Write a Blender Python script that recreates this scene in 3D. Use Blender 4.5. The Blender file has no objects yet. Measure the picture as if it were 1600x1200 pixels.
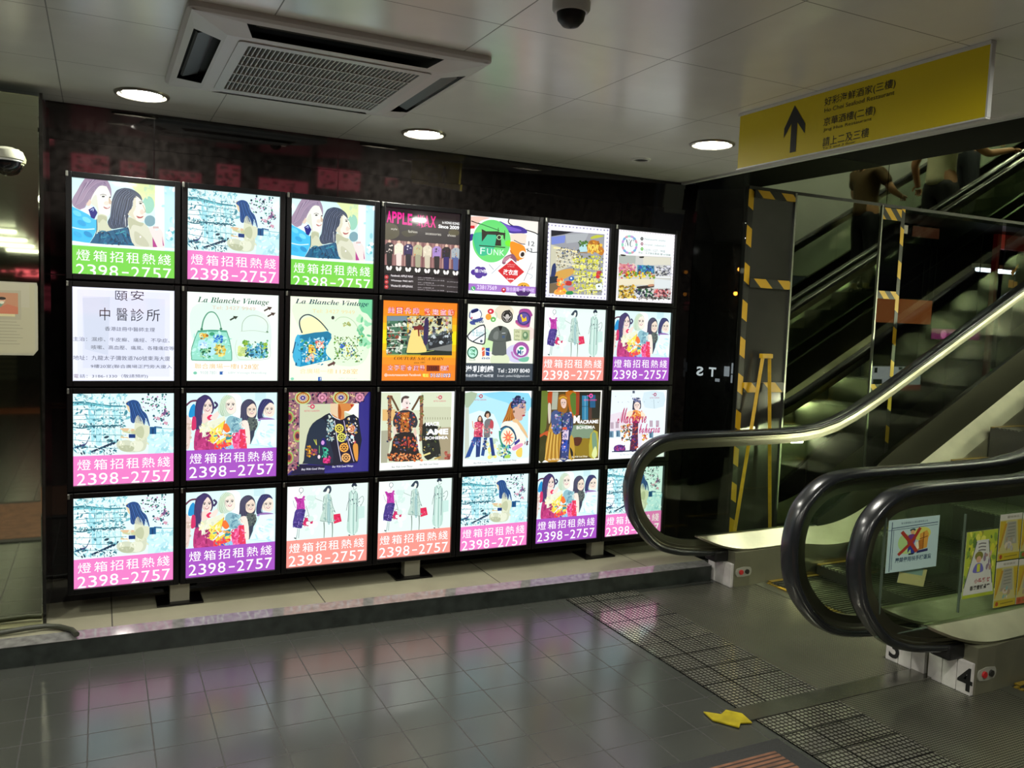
import bpy, bmesh, math, random
from mathutils import Vector, Matrix
import numpy as np

SC = bpy.context.scene
COL = SC.collection
PI = math.pi

# ------------------------------------------------------------------ camera
cam_data = bpy.data.cameras.new('camera')
cam_data.sensor_width = 36.0
cam_data.lens = 29.294
cam_data.clip_start = 0.02
cam_data.clip_end = 120
cam = bpy.data.objects.new('camera', cam_data)
COL.objects.link(cam)
RT = Vector((0.89630, -0.44195, 0.03698)); DN = Vector((-0.00217, -0.08776, -0.99614)); FW = RT.cross(DN) * 1.0
FW = Vector((0.44349, 0.89276, -0.07962))
cam.matrix_world = Matrix(((RT.x, -DN.x, -FW.x, 0.1114), (RT.y, -DN.y, -FW.y, -4.2341), (RT.z, -DN.z, -FW.z, 1.558), (0, 0, 0, 1)))
SC.camera = cam

# ------------------------------------------------------------------ world and exposure
w = bpy.data.worlds.new('night'); SC.world = w; w.use_nodes = True
w.node_tree.nodes['Background'].inputs[0].default_value = (0.55, 0.62, 0.70, 1)
w.node_tree.nodes['Background'].inputs[1].default_value = 0.030
SC.view_settings.view_transform = 'Standard'
SC.view_settings.look = 'None'
SC.view_settings.gamma = 1
SC.view_settings.use_curve_mapping = False
SC.view_settings.exposure = 0.60
SC.cycles.transparent_max_bounces = 32

# ------------------------------------------------------------------ helpers
def lin(h):
    h = h.lstrip('#')
    if len(h) == 3: h = ''.join(c * 2 for c in h)
    out = []
    for i in (0, 2, 4):
        c = int(h[i:i + 2], 16) / 255
        out.append(c / 12.92 if c <= 0.04045 else ((c + 0.055) / 1.055) ** 2.4)
    return out

MATS = {}
def mat(name, col='808080', rough=0.5, metal=0.0, emit=0.0, spec=0.5, coat=0.0, noise=0.0, nscale=8.0, bump=0.0, bscale=60.0, ecol=None):
    if name in MATS: return MATS[name]
    m = bpy.data.materials.new(name); m.use_nodes = True
    nt = m.node_tree; b = nt.nodes['Principled BSDF']
    c = lin(col) if isinstance(col, str) else list(col)
    b.inputs['Base Color'].default_value = (*c, 1)
    b.inputs['Roughness'].default_value = rough
    b.inputs['Metallic'].default_value = metal
    b.inputs['Specular IOR Level'].default_value = spec
    b.inputs['Coat Weight'].default_value = coat
    if emit:
        e = lin(ecol) if ecol else c
        b.inputs['Emission Color'].default_value = (*e, 1)
        b.inputs['Emission Strength'].default_value = emit
    if noise or bump:
        tc = nt.nodes.new('ShaderNodeTexCoord')
    if noise:
        n = nt.nodes.new('ShaderNodeTexNoise'); n.inputs['Scale'].default_value = nscale; n.inputs['Detail'].default_value = 5
        nt.links.new(tc.outputs['Object'], n.inputs['Vector'])
        r = nt.nodes.new('ShaderNodeMix'); r.data_type = 'RGBA'; r.blend_type = 'MULTIPLY'
        r.inputs[0].default_value = 1.0
        mr = nt.nodes.new('ShaderNodeMapRange'); mr.inputs[1].default_value = .3; mr.inputs[2].default_value = .7
        mr.inputs[3].default_value = 1 - noise; mr.inputs[4].default_value = 1 + noise
        nt.links.new(n.outputs['Fac'], mr.inputs[0])
        r.inputs[6].default_value = (*c, 1)
        nt.links.new(mr.outputs[0], r.inputs[7])
        nt.links.new(r.outputs[2], b.inputs['Base Color'])
    if bump:
        n2 = nt.nodes.new('ShaderNodeTexNoise'); n2.inputs['Scale'].default_value = bscale; n2.inputs['Detail'].default_value = 3
        nt.links.new(tc.outputs['Object'], n2.inputs['Vector'])
        bp = nt.nodes.new('ShaderNodeBump'); bp.inputs['Strength'].default_value = bump; bp.inputs['Distance'].default_value = .004
        nt.links.new(n2.outputs['Fac'], bp.inputs['Height']); nt.links.new(bp.outputs['Normal'], b.inputs['Normal'])
    MATS[name] = m
    return m

def grid_nodes(nt, px, py, line, ox=0.0, oy=0.0, plane='xy'):
    """a 0/1 mask that is 1 on the joints of a px by py grid"""
    geo = nt.nodes.new('ShaderNodeNewGeometry')
    sp = nt.nodes.new('ShaderNodeSeparateXYZ'); nt.links.new(geo.outputs['Position'], sp.inputs[0])
    outs = []
    ax = {'x': 0, 'y': 1, 'z': 2}
    for a, p, o in ((plane[0], px, ox), (plane[1], py, oy)):
        s = nt.nodes.new('ShaderNodeMath'); s.operation = 'SUBTRACT'; s.inputs[1].default_value = o
        nt.links.new(sp.outputs[ax[a]], s.inputs[0])
        d = nt.nodes.new('ShaderNodeMath'); d.operation = 'DIVIDE'; d.inputs[1].default_value = p
        nt.links.new(s.outputs[0], d.inputs[0])
        f = nt.nodes.new('ShaderNodeMath'); f.operation = 'PINGPONG'; f.inputs[1].default_value = .5
        nt.links.new(d.outputs[0], f.inputs[0])
        l = nt.nodes.new('ShaderNodeMath'); l.operation = 'LESS_THAN'; l.inputs[1].default_value = line / p / 2
        nt.links.new(f.outputs[0], l.inputs[0])
        outs.append(l)
    mx = nt.nodes.new('ShaderNodeMath'); mx.operation = 'MAXIMUM'
    nt.links.new(outs[0].outputs[0], mx.inputs[0]); nt.links.new(outs[1].outputs[0], mx.inputs[1])
    return mx

def grid_mat(name, col, joint, px, py, line, ox=0, oy=0, plane='xy', rough=.3, jrough=.7, metal=0, spec=.5, noise=.15, nscale=6, bump=.3, wave=0, coat=0):
    m = mat(name, col, rough, metal, 0, spec, coat, noise, nscale)
    nt = m.node_tree; b = nt.nodes['Principled BSDF']
    g = grid_nodes(nt, px, py, line, ox, oy, plane)
    mix = nt.nodes.new('ShaderNodeMix'); mix.data_type = 'RGBA'
    nt.links.new(g.outputs[0], mix.inputs[0])
    src = b.inputs['Base Color'].links[0].from_socket
    nt.links.new(src, mix.inputs[6]); mix.inputs[7].default_value = (*lin(joint), 1)
    nt.links.new(mix.outputs[2], b.inputs['Base Color'])
    rr = nt.nodes.new('ShaderNodeMapRange'); rr.inputs[3].default_value = rough; rr.inputs[4].default_value = jrough
    nt.links.new(g.outputs[0], rr.inputs[0]); nt.links.new(rr.outputs[0], b.inputs['Roughness'])
    if bump:
        iv = nt.nodes.new('ShaderNodeMath'); iv.operation = 'SUBTRACT'; iv.inputs[0].default_value = 1; nt.links.new(g.outputs[0], iv.inputs[1])
        h = iv
        if wave:
            tc = nt.nodes.new('ShaderNodeTexCoord'); n2 = nt.nodes.new('ShaderNodeTexNoise'); n2.inputs['Scale'].default_value = wave
            nt.links.new(tc.outputs['Object'], n2.inputs['Vector'])
            h = nt.nodes.new('ShaderNodeMath'); h.operation = 'MULTIPLY_ADD'; h.inputs[1].default_value = .6
            nt.links.new(n2.outputs['Fac'], h.inputs[0]); nt.links.new(iv.outputs[0], h.inputs[2])
        bp = nt.nodes.new('ShaderNodeBump'); bp.inputs['Strength'].default_value = bump; bp.inputs['Distance'].default_value = .002
        nt.links.new(h.outputs[0], bp.inputs['Height']); nt.links.new(bp.outputs['Normal'], b.inputs['Normal'])
    return m

class M:
    """collects shapes and links them as one mesh object"""
    def __init__(s): s.v = []; s.f = []; s.mi = []
    def add(s, vs, fs, mi=0):
        o = len(s.v); s.v += [tuple(v) for v in vs]; s.f += [tuple(i + o for i in f) for f in fs]; s.mi += [mi] * len(fs)
        return s
    def box(s, x0, x1, y0, y1, z0, z1, mi=0, bev=0.0):
        if bev <= 0:
            vs = [(x, y, z) for x in (x0, x1) for y in (y0, y1) for z in (z0, z1)]
            fs = [(0, 1, 3, 2), (4, 6, 7, 5), (0, 4, 5, 1), (2, 3, 7, 6), (0, 2, 6, 4), (1, 5, 7, 3)]
            return s.add(vs, fs, mi)
        bm = bmesh.new(); bmesh.ops.create_cube(bm, size=1)
        for v in bm.verts:
            v.co = Vector((x0 + (v.co.x + .5) * (x1 - x0), y0 + (v.co.y + .5) * (y1 - y0), z0 + (v.co.z + .5) * (z1 - z0)))
        bmesh.ops.bevel(bm, geom=bm.edges[:], offset=bev, segments=2, affect='EDGES', profile=.5)
        bm.verts.index_update()
        s.add([v.co[:] for v in bm.verts], [[v.index for v in f.verts] for f in bm.faces], mi); bm.free()
        return s
    def prism(s, poly, a, b, axis='y', mi=0):
        """extrude a 2-D polygon along an axis; the polygon lies in the other two axes (in xyz order)"""
        n = len(poly)
        def pt(p, t):
            return {'x': (t, p[0], p[1]), 'y': (p[0], t, p[1]), 'z': (p[0], p[1], t)}[axis]
        vs = [pt(p, a) for p in poly] + [pt(p, b) for p in poly]
        fs = [tuple(range(n)), tuple(range(2 * n - 1, n - 1, -1))] + [(i, n + i, n + (i + 1) % n, (i + 1) % n) for i in range(n)]
        return s.add(vs, fs, mi)
    def cyl(s, c, r, h, axis='z', seg=32, r2=None, mi=0):
        r2 = r if r2 is None else r2
        vs = []
        for (rr, t) in ((r, 0), (r2, h)):
            for i in range(seg):
                a = 2 * PI * i / seg; u, v = rr * math.cos(a), rr * math.sin(a)
                vs.append({'z': (c[0] + u, c[1] + v, c[2] + t), 'y': (c[0] + u, c[1] + t, c[2] + v), 'x': (c[0] + t, c[1] + u, c[2] + v)}[axis])
        fs = [tuple(range(seg)), tuple(range(2 * seg - 1, seg - 1, -1))] + [(i, seg + i, seg + (i + 1) % seg, (i + 1) % seg) for i in range(seg)]
        return s.add(vs, fs, mi)
    def lathe(s, c, prof, seg=40, mi=0):
        """profile of (radius, z) turned about the z axis at c"""
        n = len(prof); vs = []
        for r, z in prof:
            for i in range(seg):
                a = 2 * PI * i / seg
                vs.append((c[0] + r * math.cos(a), c[1] + r * math.sin(a), c[2] + z))
        fs = []
        for k in range(n - 1):
            for i in range(seg):
                j = (i + 1) % seg
                fs.append((k * seg + i, k * seg + j, (k + 1) * seg + j, (k + 1) * seg + i))
        return s.add(vs, fs, mi)
    def tube(s, pts, r, seg=10, mi=0, cap=True):
        pts = [Vector(p) for p in pts]; n = len(pts); vs = []; up = None
        for i, p in enumerate(pts):
            t = (pts[min(i + 1, n - 1)] - pts[max(i - 1, 0)]).normalized()
            if up is None:
                up = Vector((0, 0, 1)) if abs(t.z) < .9 else Vector((1, 0, 0))
            up = (up - t * up.dot(t)).normalized(); sd = t.cross(up)
            rr = r[i] if isinstance(r, (list, tuple)) else r
            for k in range(seg):
                a = 2 * PI * k / seg; vs.append(p + up * rr * math.cos(a) + sd * rr * math.sin(a))
        fs = [(i * seg + k, i * seg + (k + 1) % seg, (i + 1) * seg + (k + 1) % seg, (i + 1) * seg + k) for i in range(n - 1) for k in range(seg)]
        if cap: fs += [tuple(range(seg - 1, -1, -1)), tuple(range((n - 1) * seg, n * seg))]
        return s.add(vs, fs, mi)
    def sweep(s, path, sec, y0, mi=0):
        """sweep a closed (lateral, inward) section along a path in an xz plane at y0"""
        n = len(path); k = len(sec); vs = []
        for i in range(n):
            a, b = path[max(i - 1, 0)], path[min(i + 1, n - 1)]
            tx, tz = b[0] - a[0], b[1] - a[1]; L = math.hypot(tx, tz) or 1; tx /= L; tz /= L
            nx, nz = tz, -tx
            for (l, d) in sec: vs.append((path[i][0] + nx * d, y0 + l, path[i][1] + nz * d))
        fs = [(i * k + j, i * k + (j + 1) % k, (i + 1) * k + (j + 1) % k, (i + 1) * k + j) for i in range(n - 1) for j in range(k)]
        fs += [tuple(range(k - 1, -1, -1)), tuple(range((n - 1) * k, n * k))]
        return s.add(vs, fs, mi)
    def build(s, name, m, parent=None, smooth=None, loc=None):
        me = bpy.data.meshes.new(name)
        me.from_pydata(s.v, [], s.f)
        for x in (m if isinstance(m, (list, tuple)) else [m]): me.materials.append(x)
        if any(s.mi): me.polygons.foreach_set('material_index', s.mi)
        bm = bmesh.new(); bm.from_mesh(me); bmesh.ops.recalc_face_normals(bm, faces=bm.faces[:]); bm.to_mesh(me); bm.free()
        if smooth is not None:
            me.polygons.foreach_set('use_smooth', [True] * len(me.polygons)); me.set_sharp_from_angle(angle=math.radians(smooth))
        me.update()
        o = bpy.data.objects.new(name, me); COL.objects.link(o)
        if parent is not None: o.parent = parent
        if loc is not None: o.location = loc
        return o

def tag(o, label=None, cat=None, group=None, kind=None):
    if label: o['label'] = label
    if cat: o['category'] = cat
    if group: o['group'] = group
    if kind: o['kind'] = kind
    return o
def thing(name, label, cat, loc=(0, 0, 0), rz=0.0, group=None):
    o = bpy.data.objects.new(name, None); o.empty_display_size = .1; COL.objects.link(o)
    o.location = loc; o.rotation_euler = (0, 0, rz)
    return tag(o, label, cat, group)
def struct(o, label=None): return tag(o, label, None, None, 'structure')
def copy_tree(o, parent=None):
    c = o.copy(); COL.objects.link(c)
    if parent is not None: c.parent = parent
    for ch in [x for x in bpy.data.objects if x.parent == o]: copy_tree(ch, c)
    return c
def spline(pts, n=8, closed=False):
    """Catmull-Rom through 2-D points"""
    out = []; N = len(pts)
    for i in range(N if closed else N - 1):
        p = [pts[(i + k) % N] if closed else pts[max(0, min(N - 1, i + k))] for k in (-1, 0, 1, 2)]
        for j in range(n):
            t = j / n
            out.append(tuple(.5 * (2 * p[1][a] + (p[2][a] - p[0][a]) * t + (2 * p[0][a] - 5 * p[1][a] + 4 * p[2][a] - p[3][a]) * t * t + (3 * p[1][a] - p[0][a] - 3 * p[2][a] + p[3][a]) * t ** 3) for a in (0, 1)))
    if not closed: out.append(tuple(pts[-1]))
    return out

# ------------------------------------------------------------------ printed artwork (flat vector drawings)
TXT = {}
def text_mesh(s, shear=0.0, bold=0.0):
    k = (s, shear, bold)
    if k in TXT: return TXT[k]
    cu = bpy.data.curves.new('t', 'FONT'); cu.body = s; cu.size = 1; cu.shear = shear; cu.offset = bold; cu.resolution_u = 3
    ob = bpy.data.objects.new('t', cu); COL.objects.link(ob)
    dg = bpy.context.evaluated_depsgraph_get()
    me = bpy.data.meshes.new_from_object(ob.evaluated_get(dg))
    v = np.array([x.co[:2] for x in me.vertices]) if len(me.vertices) else np.zeros((0, 2))
    f = [list(p.vertices) for p in me.polygons]
    bpy.data.objects.remove(ob); bpy.data.curves.remove(cu); bpy.data.meshes.remove(me)
    TXT[k] = (v, f)
    return TXT[k]

def homog(src):
    """homography taking four corners (tl, tr, bl, br) to the unit square"""
    dst = [(0, 0), (1, 0), (0, 1), (1, 1)]; A = []; B = []
    for (x, y), (u, v) in zip(src, dst):
        A += [[x, y, 1, 0, 0, 0, -u * x, -u * y], [0, 0, 0, x, y, 1, -v * x, -v * y]]; B += [u, v]
    h = np.linalg.solve(np.array(A, float), np.array(B, float))
    return np.append(h, 1).reshape(3, 3)

def clip(poly):
    for ax, lim, sg in ((0, 0, 1), (0, 1, -1), (1, 0, 1), (1, 1, -1)):
        out = []
        for i in range(len(poly)):
            a, b = poly[i - 1], poly[i]
            ia, ib = (a[ax] - lim) * sg >= 0, (b[ax] - lim) * sg >= 0
            if ia != ib:
                t = (lim - a[ax]) / (b[ax] - a[ax]); out.append((a[0] + (b[0] - a[0]) * t, a[1] + (b[1] - a[1]) * t))
            if ib: out.append(b)
        poly = out
        if len(poly) < 3: return []
    return poly

class Art:
    """a print: coloured flat shapes in a unit square (u right, v down), stacked in print order"""
    def __init__(s, bg, corners=None):
        s.v = []; s.f = []; s.c = []; s.n = 0; s.H = homog(corners) if corners else None
        s.step = 3e-5
        s.raw([(0, 0), (1, 0), (1, 1), (0, 1)], bg)
    def m(s, x, y):
        if s.H is None: return (x, y)
        q = s.H @ np.array([x, y, 1.0]); return (q[0] / q[2], q[1] / q[2])
    def raw(s, poly, col, keep=False):
        poly = clip(list(poly))
        if len(poly) < 3: return s
        o = len(s.v); d = s.n * s.step
        s.v += [(u, v, d) for u, v in poly]; s.f.append(tuple(range(o, o + len(poly)))); s.c.append(lin(col))
        if not keep: s.n += 1
        return s
    def P(s, col, *xy, sm=4):
        """filled smooth outline (sm=0: straight edges)"""
        pts = [(xy[i], xy[i + 1]) for i in range(0, len(xy), 2)]
        if sm: pts = spline(pts, sm, True)
        return s.raw([s.m(*p) for p in pts], col)
    def E(s, col, cx, cy, rx, ry=None, rot=0, n=18, keep=False):
        ry = rx if ry is None else ry; c, d = math.cos(rot), math.sin(rot)
        return s.raw([s.m(cx + rx * math.cos(t) * c - ry * math.sin(t) * d, cy + rx * math.cos(t) * d + ry * math.sin(t) * c) for t in [2 * PI * i / n for i in range(n)]], col, keep)
    def R(s, col, x0, y0, x1, y1, keep=False):
        return s.raw([s.m(x0, y0), s.m(x1, y0), s.m(x1, y1), s.m(x0, y1)], col, keep)
    def L(s, col, w, *xy, sm=4, closed=False, keep=False):
        pts = [(xy[i], xy[i + 1]) for i in range(0, len(xy), 2)]
        if sm and len(pts) > 2: pts = spline(pts, sm, closed)
        elif closed: pts = pts + [pts[0]]
        n = len(pts); l = []; r = []
        for i in range(n):
            a, b = pts[max(i - 1, 0)], pts[min(i + 1, n - 1)]
            tx, ty = b[0] - a[0], b[1] - a[1]; q = math.hypot(tx, ty) or 1
            ww = w / 2 if not isinstance(w, tuple) else (w[0] + (w[1] - w[0]) * i / (n - 1)) / 2
            l.append((pts[i][0] - ty / q * ww, pts[i][1] + tx / q * ww)); r.append((pts[i][0] + ty / q * ww, pts[i][1] - tx / q * ww))
        for i in range(n - 1): s.raw([s.m(*l[i]), s.m(*l[i + 1]), s.m(*r[i + 1]), s.m(*r[i])], col, True)
        if not keep: s.n += 1
        return s
    def T(s, col, st, u0, v0, u1, v1, shear=0.0, bold=0.0, fit=True):
        """lettering fitted to a box given in unit-square coordinates"""
        v, f = text_mesh(st, shear, bold)
        if not len(v): return s
        lo, hi = v.min(0), v.max(0); sx = (u1 - u0) / (hi[0] - lo[0]); sy = (v1 - v0) / (hi[1] - lo[1])
        if not fit: sx = sy = min(sx, sy)
        o = len(s.v); d = s.n * s.step
        s.v += [(u0 + (p[0] - lo[0]) * sx, v1 - (p[1] - lo[1]) * sy, d) for p in v]
        for q in f: s.f.append(tuple(i + o for i in q)); s.c.append(lin(col))
        s.n += 1
        return s
    def mess(s, seed, n, cols, x0, y0, x1, y1, r0, r1, asp=1.0):
        """a scatter of small printed dabs"""
        rg = random.Random(seed)
        n0 = s.n
        for i in range(n):
            r = rg.uniform(r0, r1); a = rg.uniform(0, PI); s.n = n0 + i % 14
            s.E(rg.choice(cols), rg.uniform(x0, x1), rg.uniform(y0, y1), r, r * rg.uniform(.35, 1) * asp, a, 7, keep=True)
        s.n = n0 + 14
        return s
    def mesh(s, name, W, H, mater):
        """a mesh W wide and H tall whose top-left corner is the origin, facing -y"""
        me = bpy.data.meshes.new(name)
        vs = [(u * W, -d, -v * H) for u, v, d in s.v]
        me.from_pydata(vs, [], s.f)
        at = me.attributes.new('ink', 'FLOAT_COLOR', 'FACE')
        at.data.foreach_set('color', [x for c in s.c for x in (*c, 1.0)])
        me.materials.append(mater); me.update()
        return me

def ink_mat(name, emit, rough=.08, spec=.5, tint=(1, 1, 1), diffuse=.0):
    m = bpy.data.materials.new(name); m.use_nodes = True; nt = m.node_tree; b = nt.nodes['Principled BSDF']
    a = nt.nodes.new('ShaderNodeAttribute'); a.attribute_name = 'ink'
    b.inputs['Roughness'].default_value = rough; b.inputs['Specular IOR Level'].default_value = spec
    if emit:
        g = nt.nodes.new('ShaderNodeGamma'); g.inputs[1].default_value = 1.3
        nt.links.new(a.outputs['Color'], g.inputs[0]); nt.links.new(g.outputs[0], b.inputs['Emission Color']); b.inputs['Emission Strength'].default_value = emit
        b.inputs['Base Color'].default_value = (.03, .03, .03, 1)
    else:
        nt.links.new(a.outputs['Color'], b.inputs['Base Color'])
    return m

# ------------------------------------------------------------------ the poster prints
def art(bg, x0, y0, y1, *cor):
    k = 1200 / (y1 - y0)
    return Art(bg, [((X - x0) * k, (Y - y0) * k) for X, Y in cor])
def RU(a, col, u0, v0, u1, v1): return a.raw([(u0, v0), (u1, v0), (u1, v1), (u0, v1)], col)
def hotline(a, band, v0, ink='ffffff', dv=0.0):
    RU(a, band, 0, v0, 1, 1)
    for i, ch in enumerate('燈箱招租熱綫'):
        a.T(ink, ch, .045 + i * .157, v0 + .04 + dv, .045 + i * .157 + .128, v0 + .155 + dv)
    x = .04
    for ch in '2398-2757':
        wd = .082
        if ch == '-': a.T(ink, ch, x + .015, v0 + .25 + dv, x + .08, v0 + .265 + dv)
        else: a.T(ink, ch, x, v0 + .19 + dv, x + wd, v0 + .315 + dv)
        x += .105
def tone(h, k):
    """a lighter (k>1) or darker (k<1) print tone of a colour"""
    return ''.join('%02x' % max(0, min(255, int(int(h[i:i + 2], 16) * k))) for i in (0, 2, 4))
def face(a, x, y, s, skin, lip='b5404c', turn=0.0, eye='2a2430', smile=True):
    """eyes, brows, nose, mouth and modelling of a printed portrait"""
    d1, d2 = tone(skin, .90), tone(skin, .80)
    a.P(d1, x - .78 * s, y - .5 * s, x - .5 * s, y - .2 * s, x - .52 * s, y + .3 * s, x - .2 * s, y + .75 * s, x - .5 * s, y + .62 * s, x - .8 * s, y + .1 * s)
    a.E(tone(skin, .97), x + (.1 + turn * .4) * s, y - .55 * s, .42 * s, .16 * s)
    for q in (-1, 1): a.E(tone(skin, .965), x + (q * .42 + turn * .3) * s, y + .2 * s, .17 * s, .11 * s)
    for q in (-1, 1):
        ex = x + (q * .38 + turn * .3) * s
        a.E(d2, ex, y - .14 * s, .24 * s, .14 * s); a.E('ffffff', ex, y - .12 * s, .19 * s, .09 * s); a.E(eye, ex + turn * .05 * s, y - .12 * s, .10 * s, .095 * s)
        a.L(eye, .07 * s, ex - .22 * s, y - .16 * s, ex, y - .235 * s, ex + .22 * s, y - .15 * s); a.L('5a4640', .085 * s, ex - .24 * s, y - .30 * s, ex, y - .40 * s, ex + .24 * s, y - .31 * s)
    a.L(d2, .075 * s, x + turn * .45 * s, y - .14 * s, x + (turn * .55 + .06) * s, y + .14 * s, x + (turn * .4 - .08) * s, y + .22 * s); a.E(tone(skin, .72), x + (turn * .45 - .06) * s, y + .22 * s, .09 * s, .04 * s)
    mx = x + turn * .32 * s
    if smile:
        a.P(lip, mx - .36 * s, y + .36 * s, mx, y + .40 * s, mx + .36 * s, y + .34 * s, mx + .17 * s, y + .62 * s, mx - .15 * s, y + .63 * s)
        a.P('ffffff', mx - .27 * s, y + .40 * s, mx, y + .44 * s, mx + .27 * s, y + .38 * s, mx + .12 * s, y + .53 * s, mx - .11 * s, y + .53 * s)
    else:
        a.E(lip, mx, y + .46 * s, .2 * s, .09 * s); a.L(tone(lip, .6), .04 * s, mx - .18 * s, y + .46 * s, mx, y + .47 * s, mx + .18 * s, y + .455 * s)
def strands(a, cols, w, n, p0, p1):
    """n strokes blended from the first outline to the second"""
    for i in range(n):
        t = i / (n - 1); a.L(cols[i % len(cols)], (w, w * .35), *[p0[k] + (p1[k] - p0[k]) * t for k in range(len(p0))], keep=True)
    a.n += 1

def art_women():
    a = art('dcf5f4', 110, 282, 434, (107.5, 274), (273.4, 289.3), (110.3, 427.6), (271.8, 435.5))
    a.P('e6f0bf', 700, -20, 1030, 20, 1035, 300, 960, 330, 860, 200, 760, 80); a.E('a9d9c6', 950, 290, 75, 110); a.E('8fb3bd', 970, 490, 70, 70)
    a.R('f4fcff', 1035, -60, 1150, 900); a.R('cdeefa', 1150, -60, 1300, 900); a.E('86d0d8', 1235, 625, 45, 35); a.E('86d0d8', 1215, 715, 45, 25); a.E('a9dfe6', 1240, 480, 25, 40)
    a.P('b3a2b6', 60, 110, 110, 20, 180, -60, 330, -90, 440, -10, 485, 100, 482, 200, 440, 130, 400, 60, 340, 60, 262, 160, 235, 230, 190, 265, 150, 335, 90, 352, 10, 300, 0, 220)
    for i in range(9):
        a.L(('cdc2d3', '8e7f99', 'a391a8')[i % 3], 8, 330 - i * 22, -50 + i * 8, 190 - i * 14, 60 + i * 16, 60 - i * 4, 230 + i * 9)
    a.P('f4f7ec', 335, 52, 400, 35, 450, 105, 480, 190, 492, 268, 480, 330, 470, 398, 430, 436, 370, 432, 322, 418, 300, 330, 225, 268, 255, 165)
    a.P('d9ddc6', 322, 415, 430, 430, 436, 520, 490, 612, 330, 645, 305, 560)
    a.E('ead9c9', 200, 262, 34, 46); a.E('4c4452', 385, 186, 20, 11); a.L('8b7b88', 8, 345, 168, 385, 158, 425, 172); a.E('4c4452', 470, 196, 12, 10); a.L('cbb2a4', 7, 455, 200, 492, 268, 462, 280)
    a.P('c57f80', 385, 312, 430, 322, 472, 312, 452, 338, 410, 340); a.P('ffffff', 398, 317, 430, 325, 462, 317, 440, 331)
    a.P('5acbf0', -20, 305, 200, 412, 268, 470, 306, 482, 306, 600, 270, 685, 220, 768, -20, 745, sm=0)
    a.L('d9f4ff', 14, -10, 570, 130, 598, 280, 592); a.P('eef0fb', 100, 350, 232, 300, 262, 332, 212, 420, sm=0)
    a.P('1c2b92', 200, 352, 266, 315, 316, 388, 276, 470, 235, 452, sm=0); a.L('cfe0ff', 8, 228, 360, 262, 340, 258, 372)
    a.P('2f7698', 305, 652, 480, 612, 640, 580, 692, 570, 775, 800, 220, 772, 285, 672, sm=0)
    for x in (520, 600, 650): a.L('215b7b', 12, x, 606, x + 40, 690, x + 90, 780)
    a.L('4fb0bc', 16, 600, 640, 660, 620, 668, 690); a.L('12385a', 12, 690, 570, 730, 670, 775, 802); a.L('12385a', 9, 305, 470, 308, 600, 286, 680)
    a.P('5c687c', 660, 76, 760, 100, 850, 168, 872, 245, 805, 190, 762, 222, 752, 300, 702, 420, 690, 562, 600, 578, 490, 592, 440, 512, 470, 440, 482, 330, 496, 222, 540, 122, 590, 90)
    for i in range(8): a.L(('7b87a0', '465266')[i % 2], 8, 620 + i * 15, 110, 560 + i * 22, 270, 490 + i * 24, 540)
    a.P('f5f3e4', 792, 180, 862, 232, 905, 300, 914, 380, 906, 460, 870, 502, 810, 490, 722, 432, 690, 402, 752, 312, 758, 232)
    a.P('dfe1cf', 702, 440, 830, 500, 900, 522, 962, 592, 1012, 702, 1060, 815, 782, 805, 702, 562)
    a.P('f0e6e3', 1000, 560, 1072, 570, 1132, 640, 1152, 812, 1062, 815, 1000, 692, 958, 580)
    for x in (1020, 1045, 1068): a.E('d8bfbd', x, 572, 12, 16)
    a.P('c154a0', 1000, 690, 1062, 818, 1005, 818, sm=0); a.P('c154a0', 1120, 680, 1145, 800, 1130, 800, sm=0)
    a.E('3f3a46', 765, 332, 20, 12); a.L('4a4450', 8, 735, 310, 765, 298, 795, 312); a.E('3f3a46', 852, 272, 18, 10); a.L('4a4450', 7, 830, 254, 860, 248, 885, 262)
    a.L('cdb09c', 8, 880, 290, 912, 372, 880, 384); a.P('c27a7c', 800, 428, 850, 440, 890, 428, 868, 456, 822, 458); a.L('e9eef2', 9, 655, 420, 662, 480, 668, 562)
    strands(a, ('c9bccd', '96869f', 'b8a9bd', '84748e'), 9, 15, (400, 0, 300, 20, 200, 110, 120, 250, 30, 300), (440, 60, 340, 50, 255, 150, 200, 240, 140, 330))
    a.P('e3e6d8', 262, 190, 300, 170, 320, 300, 340, 400, 370, 430, 320, 415, 300, 330, 232, 270); a.P('c7cbb0', 325, 425, 420, 438, 432, 500, 380, 470, 330, 520); a.E('f2e2d6', 425, 270, 34, 26); a.P('d8c4b0', 455, 200, 485, 262, 462, 276, 452, 250)
    strands(a, ('78839b', '3f4a5c', '66718a', '2f394a'), 10, 17, (640, 82, 560, 150, 500, 300, 480, 480, 520, 580), (800, 190, 752, 240, 742, 320, 700, 430, 690, 560))
    a.P('e2dfca', 760, 240, 790, 200, 790, 330, 760, 400, 800, 480, 730, 440, 700, 400, 752, 312); a.E('f2dccf', 870, 380, 26, 34); a.P('c9ccb2', 705, 450, 830, 505, 890, 520, 860, 560, 760, 540, 720, 600); a.P('d0d2bc', 780, 620, 900, 700, 960, 800, 880, 805, 790, 760); a.E('ffffff', 850, 690, 10, 12)
    for x, y, c in ((60, 400, '7fdcf6'), (120, 520, '45b6e4'), (70, 660, '4fc0ea'), (200, 660, '3aa8d8'), (180, 480, '88e0f8')): a.E(c, x, y, 60, 30, .5)
    a.mess(401, 40, ['256583', '3a86a6', '1c5272', '4a9ab0'], 340, 620, 740, 780, 14, 34, .5); a.mess(402, 16, ['e4f0c8', 'd2e8c8', 'dcecc0'], 910, 20, 1020, 200, 14, 34); a.mess(403, 18, ['e0f6fc', 'bfe8f4', 'f8feff'], 1050, 0, 1280, 800, 16, 46)
    a.P('f2fff0', -20, 738, 250, 772, 800, 812, 1300, 832, 1300, 862, 800, 838, 250, 802, -20, 775)
    hotline(a, '8edb63', .70)
    return a

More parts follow.
